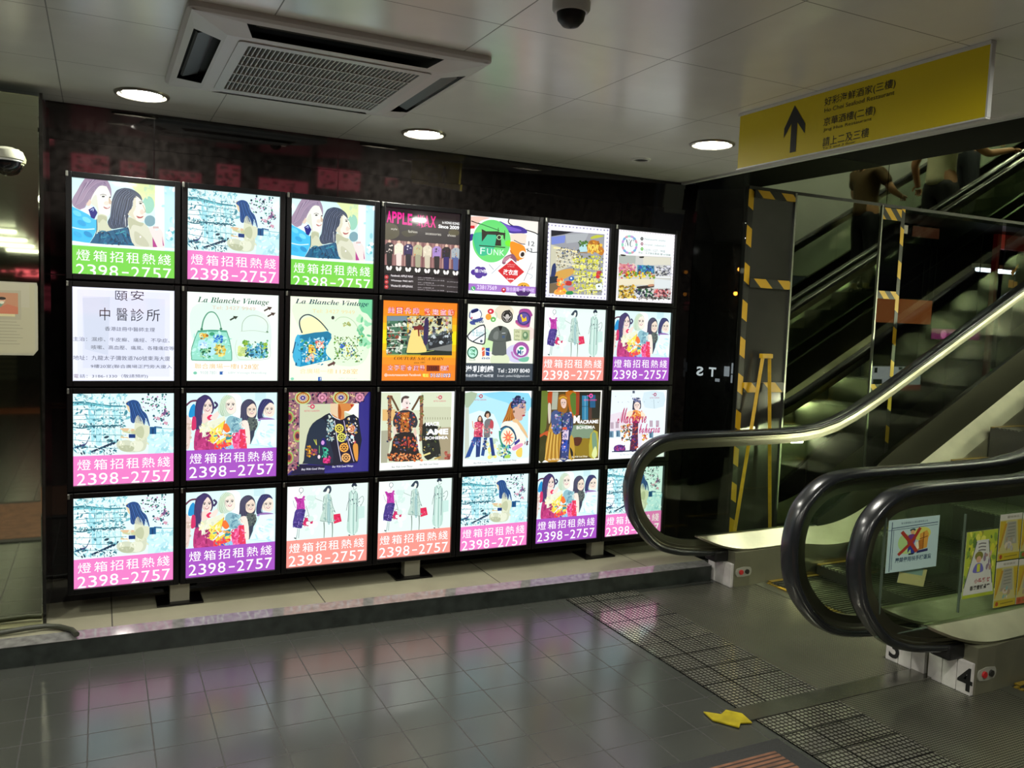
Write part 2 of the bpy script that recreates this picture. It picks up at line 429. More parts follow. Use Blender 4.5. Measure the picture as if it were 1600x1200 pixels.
def art_shoes():
    a = art('e4fafb', 114, 612, 756, (113.2, 613), (272.3, 612.4), (114.3, 759.3), (271.8, 751.2))
    for x0, x1, y0, y1, c in ((30, 200, 215, 410, 'f6ffff'), (300, 385, 200, 370, 'cdeff3'), (200, 290, 170, 640, 'b4e4ec'), (520, 600, 170, 380, 'c9f0f5'), (20, 240, 480, 690, 'f4ffff'), (300, 380, 470, 700, 'bfe8ee'), (400, 640, 480, 640, 'd8f4f4')): a.R(c, x0, y0, x1, y1)
    a.L('4f98a6', (30, 18), 0, 140, 140, 132, 300, 156, 480, 180, 690, 184); a.L('86cfd8', 22, 0, 165, 200, 160, 500, 200)
    a.L('3f8594', (12, 26), 0, 455, 120, 470, 260, 445, 420, 440, 560, 436, 650, 425); a.L('35707e', 16, 0, 405, 60, 412)
    for i in range(5): a.L('47717d', 6, 130 + i * 12, 30 + i * 16, 200, 50 + i * 14)
    a.mess(3, 60, ['2f5f70', '3f7f8f', '5aa0a8', '9fd0d8', '27485e'], 30, 400, 690, 470, 8, 22, .6); a.mess(4, 46, ['35707e', '6b8f95', '2f5f70', 'c8b8b0'], 300, 220, 700, 380, 6, 14, .7)
    a.mess(5, 60, ['33535f', '2c4a58', '5f8f95', 'c790b8', '8a6f9a', '3f8f6f'], 880, 30, 1220, 250, 6, 18); a.mess(6, 36, ['8d6f98', '2f6f7f', '5fa09a', 'd9b0c0'], 1050, 240, 1260, 450, 8, 26)
    a.R('d2f2f6', 980, 520, 1320, 800); a.L('86c6cf', 8, 1000, 530, 1310, 535); a.L('7fbfc8', 8, 1000, 470, 1310, 480)
    a.L('2d6c93', (16, 40), 0, 735, 90, 705, 160, 690); a.L('5d5f8f', (26, 6), 110, 700, 170, 675, 210, 605)
    for i in range(9): a.L(('2a4a63', '35607c', '1d3a58')[i % 3], 20, 205 + i * 40, 800 - i * 15, 250 + i * 40, 770 - i * 16, 290 + i * 38, 770 - i * 19)
    a.E('2d5468', 440, 585, 34, 16, -.3); a.E('2d5468', 485, 632, 44, 18, .1)
    a.mess(410, 90, ['8cc6d0', 'a8dbe2', 'd8f4f6', '6fa8b4', 'bfe6ea'], 10, 20, 700, 170, 12, 34, .5); a.mess(411, 80, ['8cc6d0', 'c8ecf0', '5f9fac', 'eafafa'], 20, 200, 720, 440, 14, 36, .6); a.mess(412, 80, ['8ac4ce', '6fa8b4', 'b4e0e6', 'e8f8f8', '4f8898'], 20, 470, 600, 800, 14, 34, .5)
    for y0, y1 in ((225, 235), (300, 305), (360, 352), (540, 560), (620, 650), (700, 730)): a.L('5f9ca8', 7, 10, y0, 330, y1 - 6, 700, y1)
    for x in (215, 300, 395, 470, 545, 620): a.L('8fcbd4', 7, x, 190, x + 8, 420); a.L('8fcbd4', 6, x + 4, 470, x + 10, 640)
    a.mess(413, 34, ['1f4258', '2d5a70', '3a6f84'], 20, 425, 690, 465, 9, 20, .5); a.mess(414, 30, ['25506a', '1d3a58', '3a6a84'], 60, 690, 560, 810, 12, 26, .5); a.mess(415, 22, ['2f5f70', '45788a'], 20, 130, 700, 200, 9, 20, .4)
    a.mess(416, 40, ['c4e8ee', 'b0dce4', 'e6f8fa'], 960, 520, 1310, 790, 24, 60, .5)
    a.P('d6dcc8', 590, 640, 700, 620, 800, 640, 900, 600, 960, 560, 960, 700, 900, 770, 700, 780, 600, 740, 570, 690); a.P('e6ead8', 750, 660, 860, 620, 920, 680, 880, 760, 790, 760)
    a.P('dfe3cc', 815, 340, 850, 300, 885, 340, 930, 420, 990, 440, 1000, 520, 960, 600, 860, 640, 800, 600, 800, 470); a.P('d0d3ac', 640, 500, 720, 490, 830, 500, 910, 520, 920, 550, 820, 545, 700, 530)
    a.P('e3c9a8', 620, 470, 740, 470, 800, 480, 780, 505, 660, 500); a.P('e7d6b4', 690, 140, 720, 120, 760, 180, 750, 260, 720, 240)
    a.P('37619a', 690, 150, 740, 110, 800, 100, 860, 130, 890, 220, 960, 290, 1000, 420, 990, 440, 950, 330, 930, 430, 900, 350, 850, 300, 815, 340, 800, 400, 755, 380, 745, 260, 735, 190)
    for i in range(6): a.L(('4c7cb4', '27487c')[i % 2], 8, 770 + i * 12, 130, 820 + i * 15, 240, 870 + i * 22, 380)
    a.P('c2c8ae', 600, 700, 720, 690, 800, 720, 760, 770, 640, 760); a.P('c9cfb2', 820, 480, 900, 440, 930, 520, 900, 600, 830, 560); a.mess(417, 26, ['eef0e0', 'c8ceb6', 'dfe4cc'], 620, 480, 980, 750, 14, 36, .5); strands(a, ('5a8cc4', '1f3f74', '44709f', '2a4c80'), 9, 15, (720, 130, 745, 220, 760, 310, 790, 390), (870, 150, 910, 250, 970, 340, 990, 430))
    a.R('1d4c8c', 728, 545, 815, 595); a.R('1f6c9c', 1000, 450, 1085, 545); a.R('174f80', 1030, 470, 1050, 545); a.L('1f6c9c', 16, 1060, 450, 1160, 460)
    a.L('e2bf8c', 10, 620, 585, 720, 590)
    hotline(a, 'ee93cf', .675)
    return a

def art_friends():
    a = art('def7f6', 289, 612, 748, (289.6, 612.4), (432.7, 611.7), (289.6, 750.3), (431.3, 743.3))
    a.P('ffffff', 560, 60, 760, 60, 760, 380, 700, 400); a.R('cfe9ec', 960, 0, 1110, 120)
    # first friend
    a.L('7d4a66', 26, 10, 190, 80, 130, 170, 120, sm=4); a.P('2fa3d6', 80, 200, 130, 170, 150, 320, 60, 350, 50, 290); a.P('e8d5cf', 5, 340, 70, 370, 90, 450, 60, 760, 10, 750)
    a.P('544a76', 150, 130, 220, 60, 280, 40, 350, 80, 400, 180, 390, 260, 360, 300, 330, 240, 250, 180, 230, 330, 230, 470, 200, 560, 150, 540, 130, 330); a.L('544a76', 30, 400, 140, 440, 180, 400, 230)
    a.P('f3e2da', 250, 140, 320, 100, 365, 170, 370, 260, 330, 320, 280, 315, 245, 250); a.P('f0ddd4', 230, 300, 330, 320, 350, 380, 300, 420, 240, 430)
    face(a, 308, 208, 92, 'f3e2da', 'b94a5e'); a.P('e7467a', 300, 350, 360, 310, 380, 370, 330, 390); a.P('d8467e', 100, 350, 150, 360, 150, 500, 90, 520)
    a.P('c4508c', 140, 540, 210, 530, 290, 660, 385, 700, 400, 820, 140, 830); a.P('efe3da', 340, 360, 450, 260, 470, 300, 420, 380)
    # second friend
    a.P('cfe0d2', 450, 260, 500, 90, 580, 40, 670, 80, 700, 180, 690, 280, 600, 330, 520, 340); a.P('f3ebe0', 560, 110, 640, 70, 692, 150, 692, 260, 640, 305, 585, 280, 555, 200); face(a, 622, 190, 86, 'f3ebe0', 'c0506a', .15)
    for i in range(4): a.L('b5cdb6', 8, 500 + i * 16, 100, 480 + i * 14, 220, 500 + i * 10, 330)
    a.P('9fc6cf', 620, 330, 760, 380, 790, 520, 640, 560, 560, 420)
    # bags
    a.P('e9ecd9', 185, 470, 540, 330, 560, 400, 480, 560, 380, 710, 290, 660, sm=0); a.P('f4e36a', 330, 560, 545, 390, 520, 500, 470, 600, 385, 710, 300, 660, sm=0); a.L('d68a3c', 10, 545, 395, 500, 570, 400, 690)
    a.P('f08a4a', 520, 500, 560, 430, 620, 520, 570, 560); a.P('ee5a60', 400, 710, 540, 640, 640, 700, 640, 800, 400, 800, sm=0); a.P('f5d76a', 430, 690, 560, 620, 560, 650, 440, 730, sm=0); a.P('3fa0a6', 560, 580, 640, 560, 640, 650, 560, 660, sm=0); a.P('e8e36a', 560, 665, 640, 655, 640, 690, 560, 700, sm=0)
    a.P('4a6fd0', 430, 800, 560, 750, 640, 800, sm=0); a.P('9fd3ee', 560, 760, 660, 720, 690, 810, 570, 810, sm=0); a.P('ee6aa0', 640, 640, 760, 510, 830, 520, 850, 800, 680, 810, sm=0); a.P('e85070', 760, 520, 830, 510, 855, 800, 740, 800, sm=0); a.L('c23a5c', 8, 770, 530, 740, 790)
    # third and fourth friends
    a.P('56566e', 770, 180, 830, 110, 910, 105, 970, 170, 985, 290, 960, 370, 900, 350, 860, 390, 760, 420, 760, 300); a.P('efe0d2', 850, 220, 930, 160, 975, 220, 975, 300, 930, 350, 870, 335, 845, 290); face(a, 912, 258, 74, 'efe0d2', 'b5545c', .2)
    a.P('6f7a78', 860, 370, 960, 360, 1000, 450, 940, 560, 890, 540); a.mess(9, 40, ['3f4a52', '9aa69a', '56606a'], 860, 380, 990, 540, 8, 16); a.P('4a5468', 890, 540, 960, 520, 930, 700, 890, 720, sm=0)
    a.P('f3e8de', 750, 430, 800, 390, 860, 410, 890, 560, 890, 720, 840, 700, 820, 500, 760, 500); a.L('d9c0b8', 8, 775, 420, 800, 470)
    a.P('474a7a', 1000, 230, 1050, 120, 1110, 95, 1180, 110, 1220, 170, 1150, 160, 1080, 230, 1060, 330, 1100, 370, 1000, 370); a.P('f1e6da', 1080, 230, 1160, 150, 1225, 190, 1225, 300, 1180, 345, 1110, 330, 1070, 290); face(a, 1150, 250, 76, 'f1e6da', 'b5545c', .3)
    a.P('a98ac0', 1020, 370, 1100, 350, 1220, 370, 1220, 400, 1010, 400); a.P('e8fbff', 1040, 385, 1260, 380, 1260, 770, 900, 720, sm=0); a.L('b8dfe6', 8, 1040, 385, 900, 720, 1250, 765, sm=0)
    strands(a, ('6a5f92', '3a3260', '5a4f80'), 9, 13, (250, 60, 180, 160, 150, 330, 160, 540), (330, 70, 250, 180, 235, 330, 225, 480)); strands(a, ('74748e', '3c3c54', '5f5f7c'), 8, 11, (840, 110, 790, 190, 775, 320, 765, 410), (920, 130, 850, 210, 845, 300, 860, 380)); strands(a, ('5f6394', '30335e', '4f5284'), 8, 11, (1060, 120, 1010, 230, 1004, 360, 1020, 370), (1190, 120, 1100, 200, 1070, 290, 1090, 365)); strands(a, ('e6f0e0', 'b4cab0', 'cfe0c8'), 8, 11, (560, 50, 490, 140, 470, 260, 500, 330), (640, 80, 565, 120, 550, 220, 580, 300))
    a.mess(420, 40, ['d860a0', 'b04080', 'c8508f', 'a83a78'], 150, 560, 380, 800, 18, 44, .5); a.mess(421, 30, ['f2f0e0', 'dfe4cc', 'f6f2c8'], 210, 420, 480, 620, 18, 40, .5); a.mess(422, 26, ['f8ec8a', 'ecd850', 'f6e060'], 340, 500, 500, 690, 16, 36, .5); a.mess(423, 34, ['f0806a', 'f4b05a', 'e8485a', 'f6d070', '5ab0c0'], 410, 560, 640, 790, 12, 30, .6); a.mess(424, 26, ['f284b4', 'd84a80', 'f09ac0'], 660, 560, 840, 790, 16, 40, .5); a.mess(425, 20, ['d4f2f8', 'f4fdff', 'c4e8f0'], 980, 430, 1240, 740, 24, 60, .5); a.mess(426, 30, ['8ab4c0', 'b4d8dc', '7aa4b4'], 640, 360, 780, 550, 14, 34, .6); a.mess(427, 14, ['e4d4c8', 'f6ece2', 'd8c4b8'], 10, 370, 90, 740, 14, 30)
    hotline(a, 'b569cb', .655)
    return a

def art_sketches():
    a = art('e6f5ee', 446, 755, 885, (447.3, 759.4), (576.8, 752.5), (445, 889.4), (574.4, 876.8))
    a.P('f4fbf8', 0, 40, 250, 60, 200, 500, 120, 850, 0, 860)
    ln = '6b7784'
    a.L(ln, 7, 200, 100, 215, 70, 250, 75, 260, 110, 235, 140, 205, 125, 200, 100); a.L(ln, 7, 232, 140, 215, 170)
    a.P('f5e9ec', 170, 180, 215, 165, 250, 180, 240, 205, 180, 205)
    a.P('c64fb4', 125, 205, 160, 200, 180, 222, 240, 220, 262, 185, 288, 190, 270, 240, 285, 360, 280, 380, 160, 385, 165, 290, sm=0)
    a.P('62509c', 155, 385, 282, 378, 285, 430, 245, 600, 240, 650, 190, 655, 105, 620, 125, 480, sm=2); a.mess(2, 30, ['8a78c0', '4a3a80', 'b0a0dc'], 115, 560, 240, 640, 6, 14)
    a.L(ln, 5, 110, 250, 125, 310, 150, 360); a.L(ln, 6, 300, 330, 330, 430, 345, 480); a.L('8a4a5a', 5, 290, 500, 320, 470, 350, 500)
    a.P('d8417e', 285, 500, 410, 515, 385, 640, 245, 605, sm=0); a.mess(12, 16, ['e8709c', 'b82a60'], 270, 520, 390, 620, 6, 12)
    a.L('b9c6c8', 12, 175, 660, 170, 740, 155, 800); a.L('b9c6c8', 12, 200, 660, 190, 800); a.E('44505c', 140, 800, 20, 9, .3); a.E('44505c', 165, 835, 20, 9, .3)
    a.P('49586a', 545, 120, 580, 70, 620, 38, 660, 50, 668, 110, 640, 155, 625, 130, 640, 90, 615, 75, 600, 115, 575, 130); a.P('eef2ea', 600, 110, 618, 80, 640, 90, 632, 130, 615, 150, 600, 135)
    a.P('c9ddd4', 560, 190, 610, 160, 655, 170, 680, 300, 700, 420, 705, 560, 590, 560, 500, 545, 545, 400, 560, 290); a.P('b4d2d2', 610, 200, 640, 190, 655, 560, 610, 560); a.L(ln, 7, 560, 190, 545, 330, 545, 400); a.L(ln, 6, 660, 200, 690, 340, 720, 410)
    a.L(ln, 5, 380, 205, 450, 230, 540, 265); a.L(ln, 5, 390, 195, 440, 215); a.L(ln, 5, 500, 545, 600, 560, 700, 580)
    a.P('e03a6e', 700, 455, 795, 440, 820, 555, 705, 590, sm=0); a.mess(13, 16, ['b81c4c', 'f06a90'], 710, 465, 800, 560, 6, 12); a.L('55606c', 8, 705, 400, 725, 425)
    for x in (560, 680): a.L('8f9c98', (18, 10), x, 565, x + 5, 680, x, 800)
    a.P('3d4a5c', 960, 40, 980, 5, 1020, 0, 1042, 40, 1020, 50, 1000, 40, 975, 60); a.L(ln, 5, 985, 50, 1000, 100, 1035, 70)
    a.L(ln, 6, 925, 130, 935, 200, 905, 300, 885, 400); a.L(ln, 9, 920, 220, 945, 250); a.L(ln, 6, 1000, 110, 960, 190, 945, 240); a.L(ln, 6, 1060, 240, 1120, 190, 1135, 250, 1090, 340); a.L('b4ccc4', 8, 930, 300, 920, 500, 910, 700); a.L('b4ccc4', 6, 1040, 180, 1030, 400, 1000, 700)
    a.P('cfe8e2', 1050, 340, 1150, 330, 1150, 500, 1060, 520, sm=0); a.E('3d5058', 930, 755, 16, 8); a.E('3d5058', 990, 745, 18, 9)
    a.P('c2dcd4', 930, 140, 1000, 110, 1050, 150, 1060, 330, 1050, 700, 900, 700, 915, 420); a.P('d6ebe4', 960, 160, 1010, 150, 1020, 690, 940, 690); a.P('b0cec6', 985, 200, 1000, 200, 1000, 690, 978, 690)
    for x in (925, 1045): a.L(ln, 7, x, 150, x - 5, 300, x - 14, 560)
    a.L(ln, 6, 960, 110, 985, 160, 1020, 110); a.mess(430, 24, ['a9c6be', 'd8ece4', '98b8b4'], 550, 200, 700, 550, 10, 30, .5); a.mess(431, 24, ['d870c4', 'a83a98', 'c85cb8'], 165, 220, 280, 380, 10, 26, .5); a.mess(432, 24, ['73619f', '4c3c84', '8472b0'], 130, 400, 280, 600, 10, 26, .5); a.mess(433, 20, ['d8ece6', 'eef8f4'], 300, 60, 500, 700, 20, 60)
    for x in (590, 620, 650): a.L('8aa8a4', 5, x, 210, x - 6, 400, x - 14, 550)
    a.mess(434, 16, ['8a98a4', '5a6672'], 905, 200, 1140, 330, 5, 14)
    hotline(a, 'f2a79d', .665)
    return a

def art_clinic():
    a = Art('eef1ff'); K = '3a3d46'
    RU(a, 'e6e9fa', .05, .03, .95, .95); RU(a, 'dfe3f3', .10, .10, .90, .86); a.raw([(.10, .12), (.36, .10), (.34, .72), (.12, .66)], 'd6dcea')
    for s, x0, y0, x1, y1 in (('頤', .41, .03, .53, .135), ('安', .56, .02, .69, .125), ('中', .26, .215, .36, .35), ('醫', .42, .215, .53, .35), ('診', .56, .215, .69, .35), ('所', .715, .215, .85, .345)): a.T(K, s, x0, y0, x1, y1)
    K = '5c606c'
    a.T(K, '香港註冊中醫師主理', .31, .415, .80, .46)
    a.T(K, '主治：濕疹、牛皮癬、痛經、不孕症、', .01, .53, .95, .575); a.T(K, '咳嗽、高血壓、痛風、各種痛症等', .18, .615, .995, .66)
    a.T(K, '地址：九龍太子彌敦道760號東海大廈', .01, .725, .955, .775); a.T(K, '9樓20室(聯合廣場正門旁大廈入', .175, .82, .975, .865)
    a.T('8c6a74', '電', .015, .925, .06, .965); a.T(K, '話：3186-1330（敬請預約)', .07, .925, .73, .97)
    return a

LBV = '𝑳𝒂 𝑩𝒍𝒂𝒏𝒄𝒉𝒆 𝑽𝒊𝒏𝒕𝒂𝒈𝒆'
def art_green_bag():
    a = art('f4fdf6', 289, 456, 596, (289.8, 453.5), (434.9, 460.3), (289.6, 595.7), (433.6, 595.7))
    a.P('e2f5ea', 90, 200, 420, 130, 800, 200, 1100, 330, 1150, 700, 1000, 900, 300, 900, 80, 600)
    a.T('2f7a66', LBV, .115, .055, .89, .135); a.T('e2cdbf', 'Tel: 3427 9949', .27, .15, .74, .19)
    for x, y in ((650, 345), (1155, 298), (1108, 222)): a.P('4b5348', x - 60, y + 20, x - 5, y - 12, x - 15, y - 28, x + 55, y - 22, x + 20, y + 20, x + 8, y + 6, x - 50, y + 38, sm=0)
    a.L('6faa92', (20, 12, ), 215, 490, 240, 370, 290, 285, 345, 262, 400, 285, 450, 370, 478, 490); a.E('4c8f74', 215, 495, 18, 16); a.E('4c8f74', 475, 492, 18, 16)
    a.P('a8e3d2', 165, 530, 350, 512, 550, 525, 610, 720, 625, 890, 580, 915, 120, 910, 78, 880, 100, 700, sm=2); a.L('5fa58c', 11, 160, 530, 85, 740, 82, 890, 140, 915, 560, 918, 622, 895, 605, 710, 555, 530, sm=2); a.L('5fae94', 24, 160, 525, 350, 515, 555, 525)
    a.E('4fae8a', 355, 560, 36, 26); a.P('bfe8f0', 190, 640, 330, 620, 420, 700, 380, 840, 240, 860, 170, 760)
    a.mess(21, 22, ['e9d27a', 'e2b84a', 'f0e6b0'], 200, 560, 300, 620, 10, 24); a.mess(22, 26, ['5aa6e2', '7cc0ee', '3f86cc'], 385, 580, 500, 670, 12, 26); a.mess(23, 34, ['f1e9a4', 'e8d684', 'c9bf6a'], 400, 700, 540, 850, 12, 28); a.mess(24, 34, ['4fa878', '7cc59a', '2f8a5c', 'cfe8c0'], 200, 740, 330, 880, 10, 26); a.mess(25, 14, ['bcdcf4', 'dff0fa'], 200, 670, 280, 750, 12, 26)
    a.L('b9c8bb', (10, 10), 755, 520, 765, 410, 830, 330, 930, 310, 1040, 350, 1100, 430, 1095, 545); a.E('7a9a80', 1095, 535, 16, 14); a.L('c9d6ca', 8, 740, 525, 920, 515, 1100, 545)
    a.L('d2e2d6', 9, 690, 640, 665, 760, 700, 880, 760, 905, 1060, 905, 1140, 850, 1130, 700)
    a.mess(26, 70, ['7ec4d6', '5aa8cc', '9fd8e0', '4a94a6'], 820, 690, 1090, 870, 14, 30); a.mess(27, 40, ['4f9a70', '7cb88a', '2f7a52'], 780, 650, 1100, 890, 8, 22); a.mess(28, 20, ['dfe8a8', 'c3d88a'], 700, 740, 830, 850, 18, 36); a.mess(29, 14, ['9fc24a', 'b8d66a'], 1010, 690, 1100, 760, 12, 26); a.mess(30, 12, ['9fc24a', '7fb04a'], 760, 650, 820, 700, 12, 22)
    a.E('cfe0a4', 770, 795, 42, 34); a.L('a8c27a', 5, 745, 795, 770, 775, 790, 800, 770, 815)
    a.mess(440, 60, ['9adcc8', 'b8ece0', '8accb8', 'c8f0e8'], 100, 540, 610, 890, 16, 40, .6)
    for sd, cs, q in ((441, ['e9c04a', 'd89a2a', 'f0e6b0', 'a8742a'], (195, 560, 300, 625)), (442, ['3f86d2', '7cc0ee', '2f6ab8'], (385, 580, 500, 675)), (443, ['f1e07a', 'd8c050', 'a89a3a', '6a7a2a'], (400, 700, 540, 855)), (444, ['2f8a5c', '5cb088', '1f6a44', 'a8d8b0'], (200, 740, 330, 890)), (445, ['a8ccf0', 'dff0fa', '8ab8e0'], (200, 670, 280, 750))): a.mess(sd, 18, cs, *q, 9, 22)
    a.mess(446, 40, ['2f6a80', '3f8fb8', '1f5a48', '6ab8d0'], 800, 720, 1095, 880, 9, 20)
    a.T('eac48c', '聯合廣場一樓', .09, .80, .54, .86); a.T('e9b978', '1128室', .55, .80, .78, .86)
    a.E('8fd0b8', 128, 1085, 26, 20); a.R('3f74b8', 458, 1065, 505, 1108); a.T('ffffff', 'f', .383, .895, .397, .925); a.T('c2cfd0', '9108 7801', .15, .885, .32, .92); a.T('c2cfd0', 'LBV Vintage Handbag', .45, .89, .87, .92)
    return a

def art_teal_bag():
    a = art('f2fbe6', 449, 463, 596, (450, 461.3), (582.8, 467.3), (449.3, 595.3), (580.9, 595.9))
    a.P('e4f6dc', 60, 120, 500, 100, 1150, 150, 1180, 700, 1000, 980, 500, 900, 200, 520); a.P('8fd9b0', 1010, 40, 1210, 40, 1210, 330, 1130, 250, 1040, 200); a.mess(31, 26, ['a9e2be', 'c4ecc8', '7fcba0'], 1000, 250, 1180, 720, 20, 60); a.P('f6f3c8', 180, 340, 400, 290, 540, 480, 210, 540)
    a.T('24606e', LBV, .07, .03, .95, .105); a.T('ecdcb4', 'Tel: 3427 9949', .27, .145, .78, .19)
    a.E('4c4a48', 637, 300, 22, 26); a.L('c2d4b8', 9, 670, 350, 740, 295, 850, 300, 950, 370, 1040, 520)
    a.L('2f5a6a', (20, 16), 200, 515, 165, 420, 165, 330, 220, 270, 300, 258, 400, 310, 490, 390, 570, 485)
    a.P('2fa6cc', 110, 570, 180, 540, 400, 520, 570, 490, 620, 580, 580, 660, 540, 760, 560, 830, 620, 890, 560, 905, 180, 992, 110, 950, 66, 850, 80, 740, sm=2); a.P('5cc0e0', 100, 600, 160, 560, 180, 960, 110, 940, 75, 840); a.L('1d4a78', 14, 105, 640, 66, 800)
    a.P('2c8fb0', 200, 540, 570, 495, 615, 575, 580, 610, 220, 620, sm=2)
    a.mess(32, 50, ['a8dff0', 'cdeef4', '6cc2dc', 'e8f6f4'], 180, 580, 560, 920, 12, 26); a.mess(33, 44, ['3f9a78', '7ac49a', '2f7a66'], 190, 600, 540, 900, 12, 26); a.mess(34, 16, ['f0d850', 'e8c030', 'f4e690'], 290, 700, 390, 800, 14, 34); a.mess(35, 14, ['f2c9b0', 'e89a90', 'f8e4d0'], 390, 640, 500, 720, 14, 34); a.mess(36, 12, ['f6d4cc', 'f2e2b0'], 260, 820, 360, 910, 14, 32); a.E('8a5a2c', 345, 760, 16, 14)
    a.L('9fb27a', 9, 860, 570, 930, 650, 1000, 770, 910, 850, 850, 900, 790, 850, 730, 740, 800, 640, 860, 570, sm=0)
    a.mess(37, 46, ['7ab04a', '4f8f3a', 'c8d86a', '8a9a6a'], 660, 560, 780, 890, 7, 18); a.mess(38, 40, ['7ab04a', '3f8f5a', 'e2dc80', '5a7a4a'], 930, 560, 1060, 940, 7, 18); a.mess(39, 40, ['d9d474', '5c8f4a', '6a5a9a', '4a8ab0'], 770, 650, 940, 850, 7, 18); a.mess(40, 14, ['3f7ad0', '6a9ae0'], 745, 680, 800, 740, 8, 20); a.mess(41, 12, ['a8b878', 'c8c890'], 780, 370, 880, 420, 10, 22)
    a.P('7a5a58', 560, 965, 640, 925, 635, 905, 680, 935, 650, 985, 645, 962, 575, 990, sm=0)
    a.mess(450, 70, ['2590b8', '4ab4d4', '1f7a9c', '74d0e6'], 110, 570, 570, 960, 14, 36, .6)
    for sd, cs, q in ((451, ['c4ecf4', 'f0fafa', '8ad4e4'], (190, 590, 540, 900)), (452, ['2f8a66', '1f6a50', '7ac49a'], (250, 620, 540, 900)), (453, ['f0d040', 'e0a820', 'f8ec90'], (290, 690, 395, 810)), (454, ['f2b0a0', 'd8706a', 'f8e4d0'], (390, 640, 500, 730)), (455, ['f6c8bc', 'f0d890', 'e89a8a'], (255, 820, 370, 915))): a.mess(sd, 22, cs, *q, 9, 20)
    a.E('8a5a2c', 345, 760, 16, 14); a.mess(456, 50, ['5a9a30', '3f7a2a', '8a8a3a', '2f6a4a'], 650, 560, 1070, 930, 6, 14)
    a.T('eed9b0', '合廣場一樓', .13, .85, .53, .91); a.T('ecc890', '1128室', .56, .85, .83, .91); a.R('3f78bc', 428, 1135, 478, 1190); a.T('ffffff', 'f', .37, .955, .385, .99); a.E('9fdcc2', 60, 1160, 26, 20); a.T('d2dcd4', 'LBV Vintage', .60, .955, .82, .98)
    return a

def logo(a, u, v, s, col='d8407a'):
    """the small ring mark and its line of words on the clothing posters"""
    for k in range(14):
        t = 2 * PI * k / 14; t2 = 2 * PI * (k + 1) / 14
        a.raw([(u + s * math.cos(t), v + s * math.sin(t)), (u + s * math.cos(t2), v + s * math.sin(t2)), (u + s * .5 * math.cos(t2), v + s * .5 * math.sin(t2)), (u + s * .5 * math.cos(t), v + s * .5 * math.sin(t))], col, True)
    a.n += 1
    a.T(col, '~', u - s * 2, v - s * .3, u - s * .9, v + s * .2)
    a.T(col, 'RETRO GARDEN', u - s * 3.4, v + s * 1.5, u + s * 3.0, v + s * 2.2)
def script_lines(a, col, v, dv=-.015):
    a.T(col, '𝑩𝒖𝒚 𝑾𝒊𝒕𝒉 𝑮𝒐𝒐𝒅 𝑻𝒉𝒊𝒏𝒈𝒔', .17, v, .45, v + .03); a.T(col, '𝑩𝒖𝒚 𝑾𝒊𝒕𝒉 𝑮𝒐𝒐𝒅 𝑻𝒉𝒊𝒏𝒈𝒔', .54, v + dv, .80, v + dv + .03)
def flower(a, x, y, r, petal, heart, n=8):
    a.E(petal, x, y, r)
    for k in range(n): a.E(heart, x + r * .55 * math.cos(2 * PI * k / n), y + r * .55 * math.sin(2 * PI * k / n), r * .17, keep=True)
    a.n += 1; a.E(heart, x, y, r * .22)

